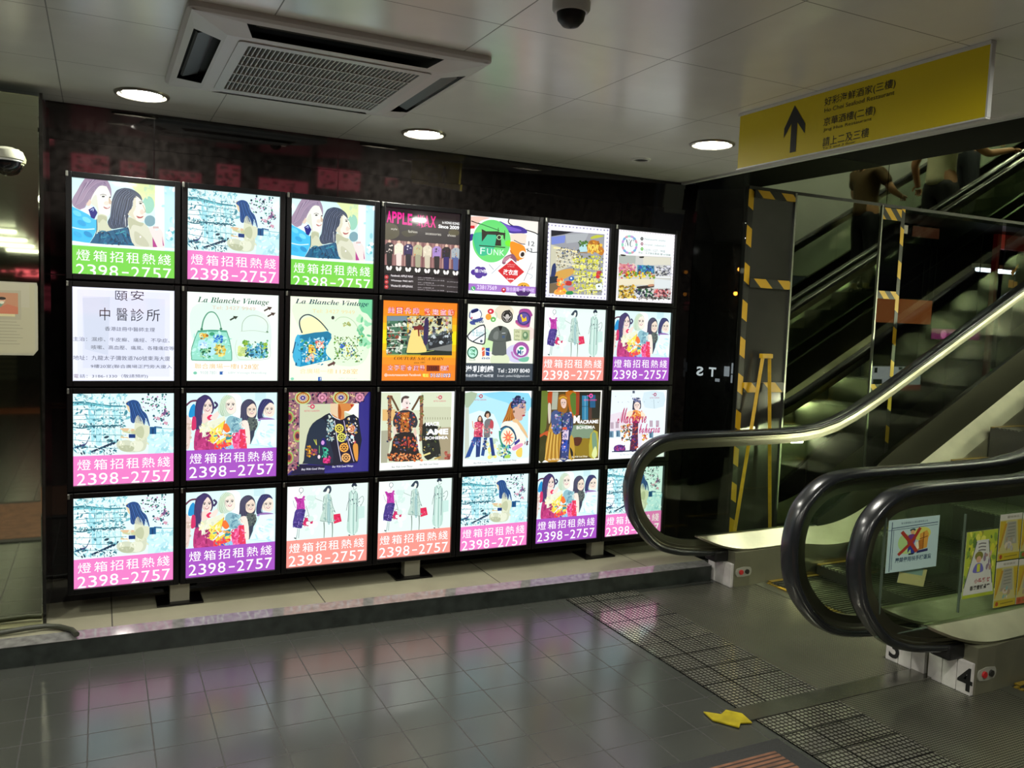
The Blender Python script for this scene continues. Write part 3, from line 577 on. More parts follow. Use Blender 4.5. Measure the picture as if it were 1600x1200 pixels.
def art_apple():
    a = art('40363a', 599, 326, 456, (600.3, 322.3), (718.8, 331.6), (598.8, 452.2), (715.9, 456.9))
    a.P('6a6450', 0, 220, 180, 230, 230, 360, 150, 430, 0, 430); a.P('57513f', 260, 330, 420, 300, 480, 360, 330, 400); a.E('6a6348', 1010, 330, 80, 50)
    for i, ch in enumerate('APPLE'): a.T('f03aa8', ch, .035 + i * .066, .045 + i * .003, .095 + i * .066, .185 + i * .003, bold=.03)
    for i, ch in enumerate('WAX'): a.T('e8309c', ch, .43 + i * .083, .06, .505 + i * .083, .20, bold=.03)
    a.mess(50, 26, ['f03aa8'], 480, 200, 740, 260, 4, 12)
    a.T('f2f2f2', 'in HONG KONG', .755, .11, .985, .142, bold=.03); a.T('ffffff', 'Since 2009', .705, .155, .985, .20, bold=.03)
    for s, u0, u1, v in (('style', .09, .17, .245), ('fashion', .31, .43, .255), ('accessories', .535, .745, .262), ('shoes', .83, .94, .262)): a.T('e4e0d8', s, u0, v, u1, v + .032)
    RU(a, 'a07878', 0, .395, 1, .72)
    for i in range(30): RU(a, ('8a5f62', 'b08a86', 'c4a49c')[i % 3], i / 30, .40, i / 30 + .016, .70)
    RU(a, '2e2629', 0, .70, 1, .80)
    W = 1100; fig = [('3a3238', '2a2428', 'f0e4dc'), ('f0ead8', 'efe0da', 'cfe0c4'), ('43306e', '2a2238', 'ece6f0'), ('c9c6a4', 'b4b29a', 'e07a30'), ('e4dcc8', 'd8d0bc', 'f0e6d4'), ('b49ad0', '3a3034', '9a7ac4'), ('2a1e2a', '3a2a7a', '5a2a34'), ('b4bcc0', '6a78a8', 'd8a04a')]
    for i, (top, leg, ac) in enumerate(fig):
        x = 85 + i * 135; y = 480 + i * 9
        a.E('e6c8b4', x + 5, y - 10, 20, 26); a.P(top, x - 60, y + 40, x - 20, y + 5, x + 35, y + 5, x + 68, y + 40, x + 60, y + 170, x + 45, y + 170, x + 42, y + 160, x - 35, y + 160, x - 58, y + 180, sm=0)
        a.mess(60 + i, 14, [ac, top, leg], x - 40, y + 30, x + 45, y + 160, 7, 16)
        a.P(leg, x - 36, y + 150, x + 44, y + 150, x + 40, y + 330, x + 5, y + 335, x - 30, y + 325, sm=0)
        for q in (-18, 24): a.E('f4efec', x + q, y + 375, 18, 34, .3 * (1 if q > 0 else -1))
    for i in range(3):
        v = .81 + i * .062; a.E('c8474c', 50, 985 + i * 70, 28, 30); a.L('ffe0dc', 7, 38, 985 + i * 70, 62, 985 + i * 70)
        a.T('efe9ec', ('Facebook: APPLE WAX', 'Whatsapp: 9462 6671', 'Wechat ID: APPLEWAX')[i], .10, v, .385, v + .026, bold=.02)
        for j in range(2): a.T('cfc8cc', ('SHOP 1 : 太子聯合廣場一樓', 'SHOP 2 : Sino Centre 2/F 旺角')[j], .45, v + .012 + j * .024, (.66, .80)[j], v + .026 + j * .024); 
        a.T('cfc8cc', '店 (MTR Exit A)', .84, v + .045, .985, v + .06)
    return a

def art_couture():
    a = art('f49a3e', 595, 470, 597, (597.4, 468.2), (716.5, 474), (595.4, 596.3), (713.1, 595.3))
    for i in range(8):
        t = i / 8; RU(a, ('f6a436', 'f7b42e', 'f8cc24', 'f8e41e', 'f7e620', 'f7cf28', 'f6b832', 'f4a63a')[i], 0, .11 + i * .085, 1, .11 + (i + 1) * .085 + .002)
    for i in range(2):
        b = .05 if i == 0 else 0.0
        for k, ch in enumerate('美日代購歡迎查詢'):
            u = .075 + k * .106 + (.05 if k > 3 else 0); a.T('ffe9ec' if i == 0 else 'd8306a', ch, u, .085, u + .09, .165, bold=b)
    a.R('6f7f76', 95, 225, 1065, 810)
    a.P('d4d8b8', 420, 230, 1060, 240, 1060, 420, 700, 520, 420, 520, sm=0); a.mess(70, 150, ['2a2a2c', 'e8e4c0', '8a7a50', 'd0b060', '4a3a5a', 'f0d070', 'b4a890', '5a2a3a', 'c8a0a0'], 400, 235, 1060, 500, 12, 34)
    a.R('5f8a72', 95, 225, 400, 800); a.P('8aa0ac', 100, 230, 400, 230, 390, 300, 100, 300, sm=0); a.mess(71, 120, ['2c3a34', 'cfd8cc', '4a6a58', '8aa48c', 'a05a48', '1e2624', 'e8ece0'], 105, 300, 395, 790, 12, 36)
    for y in (390, 480, 580, 700): a.L('e0e8d8', 9, 100, y, 395, y - 12)
    a.P('3a3e44', 700, 560, 1060, 470, 1060, 660, 720, 720, sm=0); a.mess(72, 60, ['8a929a', '2a2c30', '5a626a', 'd0d8dc'], 720, 400, 1055, 640, 10, 30); a.P('8a8c8a', 720, 720, 1060, 640, 1060, 740, 800, 780, sm=0); a.P('2f3a2c', 400, 770, 720, 730, 1060, 750, 1060, 808, 400, 808, sm=0)
    a.P('f7de96', 470, 440, 560, 420, 610, 540, 690, 730, 640, 765, 420, 775, 400, 720, sm=2); a.P('8a3a3a', 495, 390, 600, 360, 650, 400, 640, 440, 580, 430, 585, 530, 565, 530, 555, 430, 500, 440, sm=0); a.P('4a3a6a', 660, 280, 720, 300, 700, 640, 640, 620, sm=2); a.P('1c1c1e', 840, 270, 920, 260, 900, 370, 850, 370, sm=0); a.L('c8d48a', 7, 400, 772, 600, 770, 800, 735)
    a.L('d8e060', 6, 95, 800, 600, 800)
    a.T('4a3c10', '𝑪𝑶𝑼𝑻𝑼𝑹𝑬 𝑺𝑨𝑪 𝑨 𝑴𝑨𝑰𝑵', .17, .695, .83, .735); a.T('6a5414', 'since 1997', .43, .755, .58, .78)
    for i in range(2):
        for k, ch in enumerate('太子聯合廣場'): a.T('ffeef0' if i == 0 else 'b83a6a', ch, .09 + k * .083, .80, .09 + k * .083 + .07, .87, bold=.045 if i == 0 else 0)
    RU(a, '8f3a12', .60, .80, .775, .875); a.T('3a1408', '155B', .635, .815, .745, .86, bold=.01); a.T('ffeef0', '號舖', .785, .80, .90, .87, bold=.045); a.T('b83a6a', '號舖', .785, .80, .90, .87)
    a.T('ffe6dc', '@couturesacamain Facebook', .05, .905, .53, .945, bold=.02); a.T('e4f070', '電話', .55, .905, .63, .95, bold=.02); a.T('ffffff', '91651893', .65, .90, .93, .955, bold=.04); a.T('5a70b0', '91651893', .65, .90, .93, .955)
    return a

def art_funk():
    a = art('f7fbfb', 730, 339, 464, (732.8, 335.3), (841, 345.3), (730.4, 460.4), (837.4, 465.3))
    a.P('f2d0c4', 20, 0, 330, 10, 200, 60, 120, 160, 20, 170); a.R('d8404a', 25, 130, 110, 175); a.L('4a3a3a', (18, 8), 60, 60, 140, 90, 240, 130); a.E('5a4aa0', 60, 310, 40, 60, .5)
    a.P('f4efe8', 620, 30, 1070, 60, 1070, 240, 900, 210, 700, 150); a.L('2a2a34', 16, 625, 20, 615, 80, 680, 130, 800, 170, 1000, 230, 1066, 270)
    a.P('5a45a8', 480, 60, 620, 120, 760, 130, 870, 180, 890, 240, 760, 245, 640, 240, 520, 160); a.P('8a70d0', 500, 80, 640, 140, 800, 190, 780, 215, 620, 200)
    a.P('f2e2d4', 650, 260, 860, 250, 900, 330, 860, 400, 760, 380, 640, 340); a.L('5a4438', 12, 700, 350, 800, 400, 870, 410); a.P('eef0f0', 900, 230, 1060, 290, 1060, 520, 1000, 520, 890, 460, sm=2); a.T('4a4a50', '12', .86, .27, .95, .33); a.T('4a4a50', '13', .85, .36, .92, .41); a.L('2c2630', 12, 880, 480, 960, 530, 1060, 530)
    a.P('7fe08a', *[c for k in range(20) for c in (365 + 285 * math.cos(k * PI / 10), 365 + 325 * math.sin(k * PI / 10))]); a.P('4fc8a0', 120, 240, 440, 270, 420, 440, 330, 560, 190, 580, 110, 420); a.P('8aee40', 570, 370, 640, 350, 645, 440, 580, 430)
    a.L('3a8a5a', 12, 160, 90, 330, 150, 480, 205)
    a.P('3a3626', 215, 180, 280, 215, 460, 215, 490, 230, 570, 240, 565, 330, 545, 330, 540, 275, 510, 270, 505, 320, 510, 440, 415, 435, 440, 300, 430, 270, 300, 265, 255, 330, 220, 375, sm=0); a.L('3a3626', 8, 560, 200, 562, 350); a.L('3a3626', 8, 462, 160, 462, 215); a.E('c8f0c0', 478, 308, 36, 38); a.E('3a3626', 478, 308, 27, 29); a.L('2a3a2a', 14, 180, 433, 570, 462)
    for i, ch in enumerate('FUNK'): a.T('e6fff0', ch, (.17, .265, .36, .445)[i], (.40, .405, .41, .41)[i], (.235, .335, .425, .515)[i], .485)
    a.P('f0a428', 650, 370, 760, 395, 850, 440, 880, 530, 860, 610, 780, 650, 720, 600, 650, 500); a.P('d88a18', 650, 500, 720, 600, 780, 650, 740, 660, 650, 540); a.E('f4ece4', 828, 565, 52, 56, .3); a.E('3a2a2a', 828, 565, 28, 36, .3)
    a.P('9a6a80', 560, 610, 680, 560, 740, 640, 720, 700, 640, 620, 580, 680, 580, 720, 525, 700); a.P('c89aa8', 540, 640, 620, 590, 660, 600, 560, 690)
    a.P('ffffff', 665, 630, 880, 830, 650, 1030, 440, 815, sm=0); a.P('d9323e', 665, 650, 858, 830, 652, 1008, 462, 815, sm=0)
    a.T('ffffff', '改衣店', .51, .655, .72, .73, bold=.02); a.T('ffffff', 'Legna', .565, .765, .67, .80, bold=.02); a.T('ffd0d0', 'ALTERATION', .555, .585, .675, .598); a.T('ffd0d0', '& TAILOR', .57, .61, .665, .625); a.T('ffd0d0', 'since', .59, .81, .64, .83)
    for x, y, r in ((110, 840, 50), (170, 800, 55), (235, 800, 48), (260, 860, 46), (180, 880, 60)): a.E('6a4aa8', x, y, r, r * .9)
    a.T('ffffff', '樓174號', .10, .675, .275, .725, bold=.01)
    a.L('9aa8b0', 9, 330, 720, 400, 800); a.L('b4c0c8', 9, 370, 860, 500, 730); a.L('a89aa0', 8, 850, 970, 900, 850, 965, 690); a.L('c0b4bc', 7, 930, 800, 990, 750, 960, 800); a.L('a8b4bc', 7, 900, 850, 980, 890, 940, 940)
    a.E('e8b84a', 845, 1060, 95, 70); a.E('3a3020', 825, 1040, 12, 10); a.E('3a3020', 868, 1044, 12, 10); a.L('8a6a20', 8, 790, 1080, 845, 1105, 905, 1080)
    RU(a, 'b48ad0', 0, .865, 1, .955); a.P('5a2a7a', 740, 1130, 940, 1120, 900, 1200, 780, 1200); a.E('4fc078', 98, 1085, 34, 34); a.L('ffffff', 9, 85, 1065, 95, 1095, 115, 1105); a.T('f0e4ff', '23817569', .14, .88, .42, .935, bold=.01); a.E('d0304a', 552, 1110, 34, 38); a.E('ffffff', 552, 1100, 12, 12); a.T('f0e4ff', '聯合廣場一樓 174號', .56, .885, .97, .94)
    return a

def art_snacks():
    a = art('f1f0fb', 850, 351, 470, (853.8, 347.5), (952.6, 355.9), (850, 466), (947.9, 471.6))
    for k in range(18):
        for u, v in ((.03 + k * .055, .035), (.03 + k * .055, .965), (.035, .03 + k * .055), (.965, .03 + k * .055)):
            a.raw([(u - .014, v), (u, v - .012), (u + .014, v), (u, v + .012)], ('8a86a8', 'b4b0d0')[k % 2], True)
    a.n += 1
    a.P('a8aab0', 105, 90, 950, 150, 910, 1130, 85, 1095, sm=0)
    a.P('d2d0bc', 110, 320, 560, 440, 480, 640, 230, 740, 100, 800, sm=0); a.P('1e1e34', 115, 90, 470, 115, 330, 150, 115, 190, sm=0); a.P('8a9ad8', 115, 200, 340, 170, 320, 290, 120, 320, sm=0); a.P('b8bcc0', 330, 160, 700, 130, 640, 260, 350, 300, sm=0); a.P('c8cc50', 730, 200, 830, 160, 940, 180, 760, 225); a.P('bfe0e4', 560, 330, 700, 270, 720, 420, 540, 440, sm=0)
    a.L('f4e8b4', 26, 150, 370, 330, 395, 530, 440); a.L('a8842c', 14, 530, 440, 680, 450)
    for y in (420, 470, 530, 590, 650): a.L('f0ead8', 9, 190, y - 40, 420, y - 10, 540, y)
    a.mess(80, 150, ['6a6a60', 'e8e4d0', '8a8a80', '4a6a9a', 'c8b890', 'a09070', '3a3a34'], 190, 370, 560, 680, 9, 22, .7); a.P('d8b060', 190, 760, 420, 700, 480, 760, 330, 860, 200, 900); a.P('33477c', 130, 660, 180, 620, 190, 760, 150, 860, 110, 850); a.P('2a3a4a', 95, 830, 220, 820, 210, 920, 90, 940, sm=0); a.P('8a7a60', 88, 940, 260, 920, 240, 1090, 86, 1090, sm=0)
    a.mess(81, 30, ['5a8a3a', '7aa04a', '3a6a2a'], 540, 260, 690, 340, 10, 24); a.P('c98a26', 670, 370, 700, 270, 770, 240, 850, 270, 900, 340, 945, 420, 900, 490, 830, 450, 760, 430, 700, 430); a.mess(82, 36, ['e8b430', '8a5a18', 'f0c850', 'b07818'], 690, 270, 900, 450, 12, 30); a.T('f8e27a', 'NOW', .66, .24, .83, .33, bold=.04)
    a.mess(83, 420, ['c8cc2e', 'dfe04a', 'a8aa30', 'f0ee8a', '6a6c2a', '8a8c40', 'e8e8d0'], 440, 500, 930, 1080, 7, 20)
    for k, s in enumerate(('澳洲 直送', '保健食品', '紅酒 蜂蜜', '日用品', '太子聯合廣場', '一樓 132 號')): a.T(('e9e640', 'f4f08a')[k % 2], s, .44, .44 + k * .087, .84, .50 + k * .087, bold=.015)
    a.P('ece8b0', 470, 830, 660, 800, 660, 815, 480, 845, sm=0); a.L('f0ecb0', 16, 530, 1060, 700, 1030, 900, 1040)
    a.E('2f7ac0', 430, 860, 44, 36); a.E('e8f4ff', 425, 855, 16, 16); a.P('c43a3a', 350, 900, 430, 910, 420, 970, 340, 960); a.E('d8303a', 842, 830, 34, 30); a.mess(84, 14, ['d04a4a', 'b03a5a'], 830, 750, 900, 800, 10, 22); a.P('e8f0ec', 810, 960, 900, 940, 910, 1030, 830, 1040); a.E('2a3a34', 860, 985, 14, 14)
    a.P('f0b860', 180, 1040, 320, 1020, 330, 1110, 170, 1110); a.mess(85, 30, ['e8d030', 'f08a4a', 'f4b070', 'f8e4a0'], 200, 860, 340, 1090, 12, 30); a.P('2f9a5a', 350, 1070, 440, 1060, 450, 1110, 350, 1115); a.P('d89a9a', 380, 1010, 470, 990, 460, 1050, 390, 1050)
    return a

def art_toys():
    a = art('f6f4f6', 959, 361, 475, (964.3, 357.6), (1056, 365.6), (959, 470.6), (1049.6, 476.3))
    for k in range(22):
        for u, v in ((.02 + k * .045, .02), (.02 + k * .045, .978), (.018, .03 + k * .045), (.982, .03 + k * .045)): a.raw([(u - .008, v - .006), (u + .01, v - .004), (u + .007, v + .008)], ('a8a4b4', 'd0b8c8')[k % 2], True)
    a.n += 1
    RU(a, 'f4fdfc', .05, .04, .95, .32)
    for k in range(16):
        t = 2 * PI * k / 16; a.E(('9fd8c4', 'c4a8d8', '8ab8d8', 'd8a8b8')[k % 4], 258 + 115 * math.cos(t), 225 + 140 * math.sin(t), 20, 34, t)
    a.T('6a7480', '𝑵𝑪', .135, .13, .29, .23)
    for k, (s, c) in enumerate((('Natsumi style', '3a3a40'), ('royal_island1', 'b48a98'), ('5239 1127 / 998', '7ac05a'))):
        a.E(c, 462, 125 + k * 85, 24, 30); a.L('ffffff', 6, 462, 112 + k * 85, 462, 138 + k * 85); a.T('9aa0a8', s, .47, .09 + k * .075, .83, .125 + k * .075)
    a.T('5a6068', '地址：太子聯合廣場1樓163號舖', .37, .285, .93, .315)
    a.P('cfd0cc', 80, 395, 950, 430, 940, 1130, 60, 1110, sm=0); a.P('b8beb8', 85, 395, 360, 410, 350, 540, 85, 540, sm=0); a.P('dcdacc', 480, 420, 940, 440, 935, 560, 480, 560, sm=0)
    a.P('d99aa0', 85, 540, 345, 560, 350, 690, 80, 690, sm=0); a.mess(90, 70, ['d88a90', 'c87aa8', 'e0b0a8', 'b86a70', 'e8c8c0'], 90, 540, 345, 690, 12, 28); a.P('4a8aa8', 385, 560, 660, 575, 670, 710, 380, 710, sm=0); a.mess(91, 60, ['3a6ac0', '3a8aa0', '6ab8c0', '2a5a7a', '5aa0d0'], 390, 570, 640, 710, 12, 28)
    a.mess(92, 90, ['e8d030', 'f0e060', '7aa830', 'c08a20', '4a6a2a', 'd05a3a'], 85, 670, 670, 785, 12, 26); a.mess(93, 90, ['5a5c66', '3a3c48', 'a8aab4', 'e0e0e8', '7a7c86'], 690, 580, 940, 740, 10, 24); a.L('eceff0', 22, 690, 760, 930, 770); a.P('2a2624', 110, 385, 190, 395, 180, 415, 120, 410); a.P('2a2624', 415, 425, 490, 420, 480, 445, 425, 445)
    a.P('e6dfc8', 70, 785, 660, 800, 650, 900, 350, 890, 70, 900, sm=0); a.mess(94, 140, ['c8a02a', 'e0c050', 'a07a1c', '8a8a30', 'f0dc80', '6a5a1c'], 75, 900, 345, 1100, 12, 28); a.P('3a2c2a', 370, 920, 560, 900, 640, 890, 650, 930, 420, 960, sm=2); a.P('c89a80', 560, 890, 650, 880, 650, 910, 570, 920); a.mess(95, 70, ['2a2a4a', 'e0e0ea', '5a5a7a', '3a8a5a', '2a6a3a'], 360, 960, 640, 1090, 12, 28); a.P('dde3e4', 660, 790, 940, 820, 930, 950, 660, 950, sm=0)
    a.mess(96, 80, ['c84a4a', 'd87a80', '8a4a5a', 'a0a0a8', '5a2a3a', 'e0a8a8'], 660, 960, 920, 1090, 14, 30); a.mess(97, 60, ['4a4240', '8a8480', '2a2624', 'b4aeaa'], 400, 1090, 920, 1135, 10, 22)
    return a

def art_badges():
    a = art('f0f4e6', 726, 477, 597, (729, 475), (836.3, 479.6), (726.6, 595.7), (832.8, 595.7))
    for k, (x, y, r, c) in enumerate(((120, 350, 140, 'e6f2d8'), (620, 120, 150, 'e8e0cc'), (820, 760, 180, 'd8d6ec'), (250, 480, 170, 'dff0e0'), (560, 860, 150, 'e0e8cc'), (960, 450, 150, 'eedfd8'), (420, 620, 140, 'd4ecc0'))): a.E(c, x, y, r, r * .8)
    a.E('cfd8ee', 175, 150, 98, 96); a.E('ffffff', 180, 160, 80, 76); a.P('2a3070', 110, 90, 200, 60, 215, 100, 120, 135); a.L('4a5088', 12, 90, 110, 80, 190, 130, 240); a.L('2a3a6a', 10, 240, 90, 270, 150, 250, 210); a.P('5a6aa8', 95, 260, 280, 200, 270, 250, 170, 280, 180, 310, 110, 310); a.E('e88a98', 118, 205, 16, 16); a.T('3a5a90', 'Shinbo', .10, .195, .25, .245, bold=.03)
    a.E('d8405a', 410, 105, 50, 42); a.E('f4e0e4', 405, 105, 18, 16); a.E('f0b050', 375, 190, 46, 50); a.E('7ac070', 450, 230, 42, 40); a.E('e8f4e0', 450, 235, 16, 14); a.L('a8d8c0', 7, 480, 110, 510, 160, 490, 220)
    a.E('3a3634', 665, 185, 90, 100); a.E('b4aea8', 665, 185, 72, 82); a.E('2e2a2a', 665, 185, 64, 72); a.L('e8e4e0', 10, 610, 180, 665, 250, 720, 180, sm=0); a.L('e8e4e0', 8, 630, 190, 665, 225, 700, 190, sm=0); a.E('cfcac6', 668, 180, 28, 32); a.P('4a4644', 620, 105, 700, 80, 710, 120, 640, 125)
    a.P('b05aa0', 860, 80, 1000, 70, 1060, 160, 1040, 190, 1020, 300, 1000, 350, 880, 350, 800, 290, 800, 240, 840, 230); a.E('5a4a90', 925, 215, 105, 105); a.E('7a6ab0', 925, 215, 80, 82); a.P('f4cc30', 880, 170, 930, 220, 960, 180, 970, 250, 900, 270, sm=0); a.E('f8e070', 885, 170, 14, 20); a.L('d88a98', 18, 800, 280, 860, 330, 980, 350)
    a.P('3a3c44', 40, 490, 170, 360, 310, 305, 335, 420, 330, 590, 280, 625, 120, 580, sm=2); a.P('f4f8f8', 62, 492, 180, 375, 300, 328, 318, 430, 312, 580, 275, 605, 130, 565, sm=2); a.T('8ac0c8', 'Mr. Baseball', .09, .33, .26, .42, shear=.2); a.L('3a4a58', 16, 130, 580, 340, 440); a.E('5a6480', 268, 568, 20, 22)
    a.E('3f7a62', 135, 745, 86, 96); a.E('c8f0e0', 135, 745, 68, 76); a.mess(100, 20, ['4f9a78', '7ac09a'], 95, 700, 175, 790, 8, 18); a.T('7aa890', 'CLUB', .06, .705, .15, .735)
    a.P('e07a5a', 275, 670, 320, 665, 325, 790, 285, 810, sm=0); a.P('2f5ab0', 335, 675, 400, 670, 395, 800, 340, 790, sm=0); a.L('f0f0f4', 9, 340, 720, 400, 740); a.L('f0f0f4', 9, 280, 730, 320, 700); a.T('3a60a8', '88', .24, .69, .355, .715)
    a.P('6f7672', 520, 335, 600, 335, 690, 390, 735, 560, 650, 580, 660, 770, 545, 790, 430, 770, 450, 575, 365, 550, 420, 400, sm=2); a.P('5c625e', 650, 500, 690, 400, 735, 560, 650, 580, sm=0); a.P('8a908c', 470, 430, 530, 420, 520, 540, 450, 520); a.P('1c1e20', 525, 330, 595, 332, 575, 400, 555, 412, sm=0); a.L('d8dce0', 9, 585, 445, 640, 442); a.R('5a7090', 590, 480, 630, 520); a.L('5a605c', 6, 440, 560, 545, 575, 655, 560)
    a.P('b4c09a', 770, 380, 1020, 395, 1015, 565, 770, 555, sm=0); a.P('d8dcb8', 780, 390, 890, 395, 885, 550, 780, 545, sm=0); a.T('5a6a48', 'RETRO', .715, .33, .78, .36); a.T('5a6a48', 'WORLD', .715, .385, .78, .415); a.T('5a6a48', 'PATCH', .715, .44, .78, .465); a.E('7a9a78', 950, 480, 44, 62); a.E('c8d8b8', 945, 470, 20, 30)
    a.E('b06ab0', 885, 700, 125, 122); a.E('f8fbff', 888, 715, 78, 78); a.T('2f6a9a', 'Mr', .755, .58, .85, .65, bold=.02); a.E('5ac08a', 890, 680, 40, 22); a.L('c890c8', 30, 740, 730, 770, 810, 880, 860, 990, 840); a.P('8ac8b0', 840, 850, 1000, 810, 990, 880, 900, 890)
    RU(a, '56606a', 0, .765, 1, 1)
    for i, ch in enumerate('溢利刺繡'): a.T('f4f6f8', ch, .015 + i * .102, .80, .108 + i * .102, .885, bold=.035)
    a.T('e6eaee', '聯合廣場一樓162號室', .015, .91, .415, .95, bold=.015); a.T('f4f6f8', 'Tel : 2397 8040', .475, .835, .95, .89, bold=.01); a.T('e0e4e8', 'E-mail : yatlee162@gmail.com', .475, .915, .95, .955)
    return a

def art_navy():
    a = art('3f3a86', 448, 611, 740, (449.3, 611.6), (580, 612.1), (448.4, 741.9), (577.2, 736.3))
    a.P('4a4596', 1050, 180, 1200, 60, 1200, 1170, 560, 1200, 540, 1160, 1040, 1050, sm=0); a.P('2e2c52', 70, 1185, 180, 1060, 560, 1080, 560, 1200, 60, 1200, sm=0)
    a.P('a8808a', 10, 5, 1215, 5, 1060, 185, 185, 185, 180, 1060, 20, 1200, sm=0)
    a.mess(110, 150, ['c48a9a', '6a3a5a', '8aa86a', 'd8b8a8', '4a3460', 'b0647a', 'e0c8a0'], 20, 15, 1080, 180, 9, 24); a.mess(111, 150, ['c48a9a', '6a3a5a', '8aa86a', 'd8b8a8', '4a3460', 'b0647a', 'e0c8a0'], 15, 180, 175, 1150, 9, 26)
    for x in (235, 795):
        for r, c in ((118, 'c8dca0'), (100, 'c08038'), (82, 'a86a2c'), (55, 'd0c8c8'), (40, '6a5a9a'), (14, 'e8d8d0')): a.E(c, x, 100, r, r * .82)
        for k in range(16): a.E('f0e0b0', x + 68 * math.cos(k * PI / 8), 100 + 56 * math.sin(k * PI / 8), 9, keep=True)
        a.n += 1
    for x in (520, 1070):
        a.R('3a2a5a', x - 65, 35, x + 65, 165)
        for k in range(8): a.E('d8a0b4', x + 44 * math.cos(k * PI / 4), 100 + 44 * math.sin(k * PI / 4), 24, keep=True)
        a.n += 1; a.E('b0788a', x, 100, 38); a.E('f0b0c8', x, 100, 20)
    for y in (380, 650, 960):
        for r, c in ((90, 'a8c878'), (66, 'c07a60'), (40, '6a3a5a')): a.E(c, 40 if y != 650 else 160, y, r * .7, r)
    a.P('d3d8be', 190, 190, 1055, 185, 1040, 1030, 185, 1055, sm=0); a.P('f4f8ee', 850, 190, 1055, 185, 1048, 390, 900, 330, 840, 300, sm=0)
    a.P('d99a5c', 750, 185, 970, 190, 985, 215, 955, 250, 905, 300, 840, 300, 845, 410, 760, 420, 640, 320, 745, 250, sm=2); a.P('e8d2b4', 640, 185, 750, 185, 760, 400, 640, 320, sm=0); a.P('c03a3c', 930, 205, 980, 200, 950, 245, sm=0); a.P('b8682c', 770, 200, 800, 300, 790, 410, 760, 420, 750, 250)
    a.P('232c44', 630, 320, 700, 390, 780, 425, 850, 400, 900, 365, 1050, 400, 1040, 1030, 310, 1050, 255, 1000, 300, 640, 380, 470, 500, 390, sm=2); a.P('2f4258', 300, 640, 380, 480, 500, 400, 590, 480, 640, 760, 680, 1040, 310, 1050, 260, 1000, sm=2)
    a.L('e8ecf0', 10, 630, 315, 690, 380, 780, 420); a.mess(112, 60, ['a8c4c8', 'd8e4d8', '8ab0b8', 'f0ecd8'], 590, 360, 700, 720, 8, 20)
    a.P('2a2446', 700, 420, 830, 430, 990, 1020, 790, 1030, sm=0); a.L('e8e4f0', 9, 700, 430, 750, 760, 800, 1020); a.L('d8cce8', 9, 835, 430, 900, 720, 985, 1020)
    for x, y, c in ((770, 545, 'e8dc70'), (805, 675, 'dfe078'), (840, 820, 'f0b860'), (870, 965, 'f0c080')): flower(a, x, y, 66, c, '5a3a2a')
    flower(a, 950, 555, 60, 'f0c8a0', 'c04a30'); a.mess(113, 50, ['e8e0d0', '8a9ac0', 'd0b060', 'c86a70', 'f4f0e8'], 860, 400, 1040, 760, 8, 22); a.P('e0a858', 970, 790, 1040, 780, 1040, 1000, 1000, 980); a.E('d8ecf8', 958, 668, 26, 28)
    a.L('c8d868', 10, 440, 780, 400, 700); a.L('e8d870', 8, 440, 780, 430, 700); a.L('7ab070', 10, 480, 900, 480, 790); a.P('2c2a80', 520, 690, 560, 690, 580, 780, 500, 780); a.E('d8a8e0', 530, 748, 24, 32); a.mess(114, 26, ['d8a838', 'e8c860', 'b07a2a'], 290, 790, 350, 940, 8, 20); a.mess(115, 26, ['b85a5a', 'd8a04a', '8a4a7a'], 360, 840, 440, 920, 8, 20); a.L('3aa090', 14, 560, 960, 540, 860, 530, 810); a.L('5ac8a8', 12, 580, 960, 590, 830); a.mess(116, 26, ['d83a8a', 'e85aa0', 'b02a6a'], 550, 950, 640, 1040, 12, 28); a.E('f0e0e8', 475, 950, 20, 28); a.mess(117, 16, ['3aa090', '5ac8a8'], 520, 820, 610, 960, 8, 18)
    logo(a, .29, .18, .028); script_lines(a, 'e8e8f4', .92)
    return a

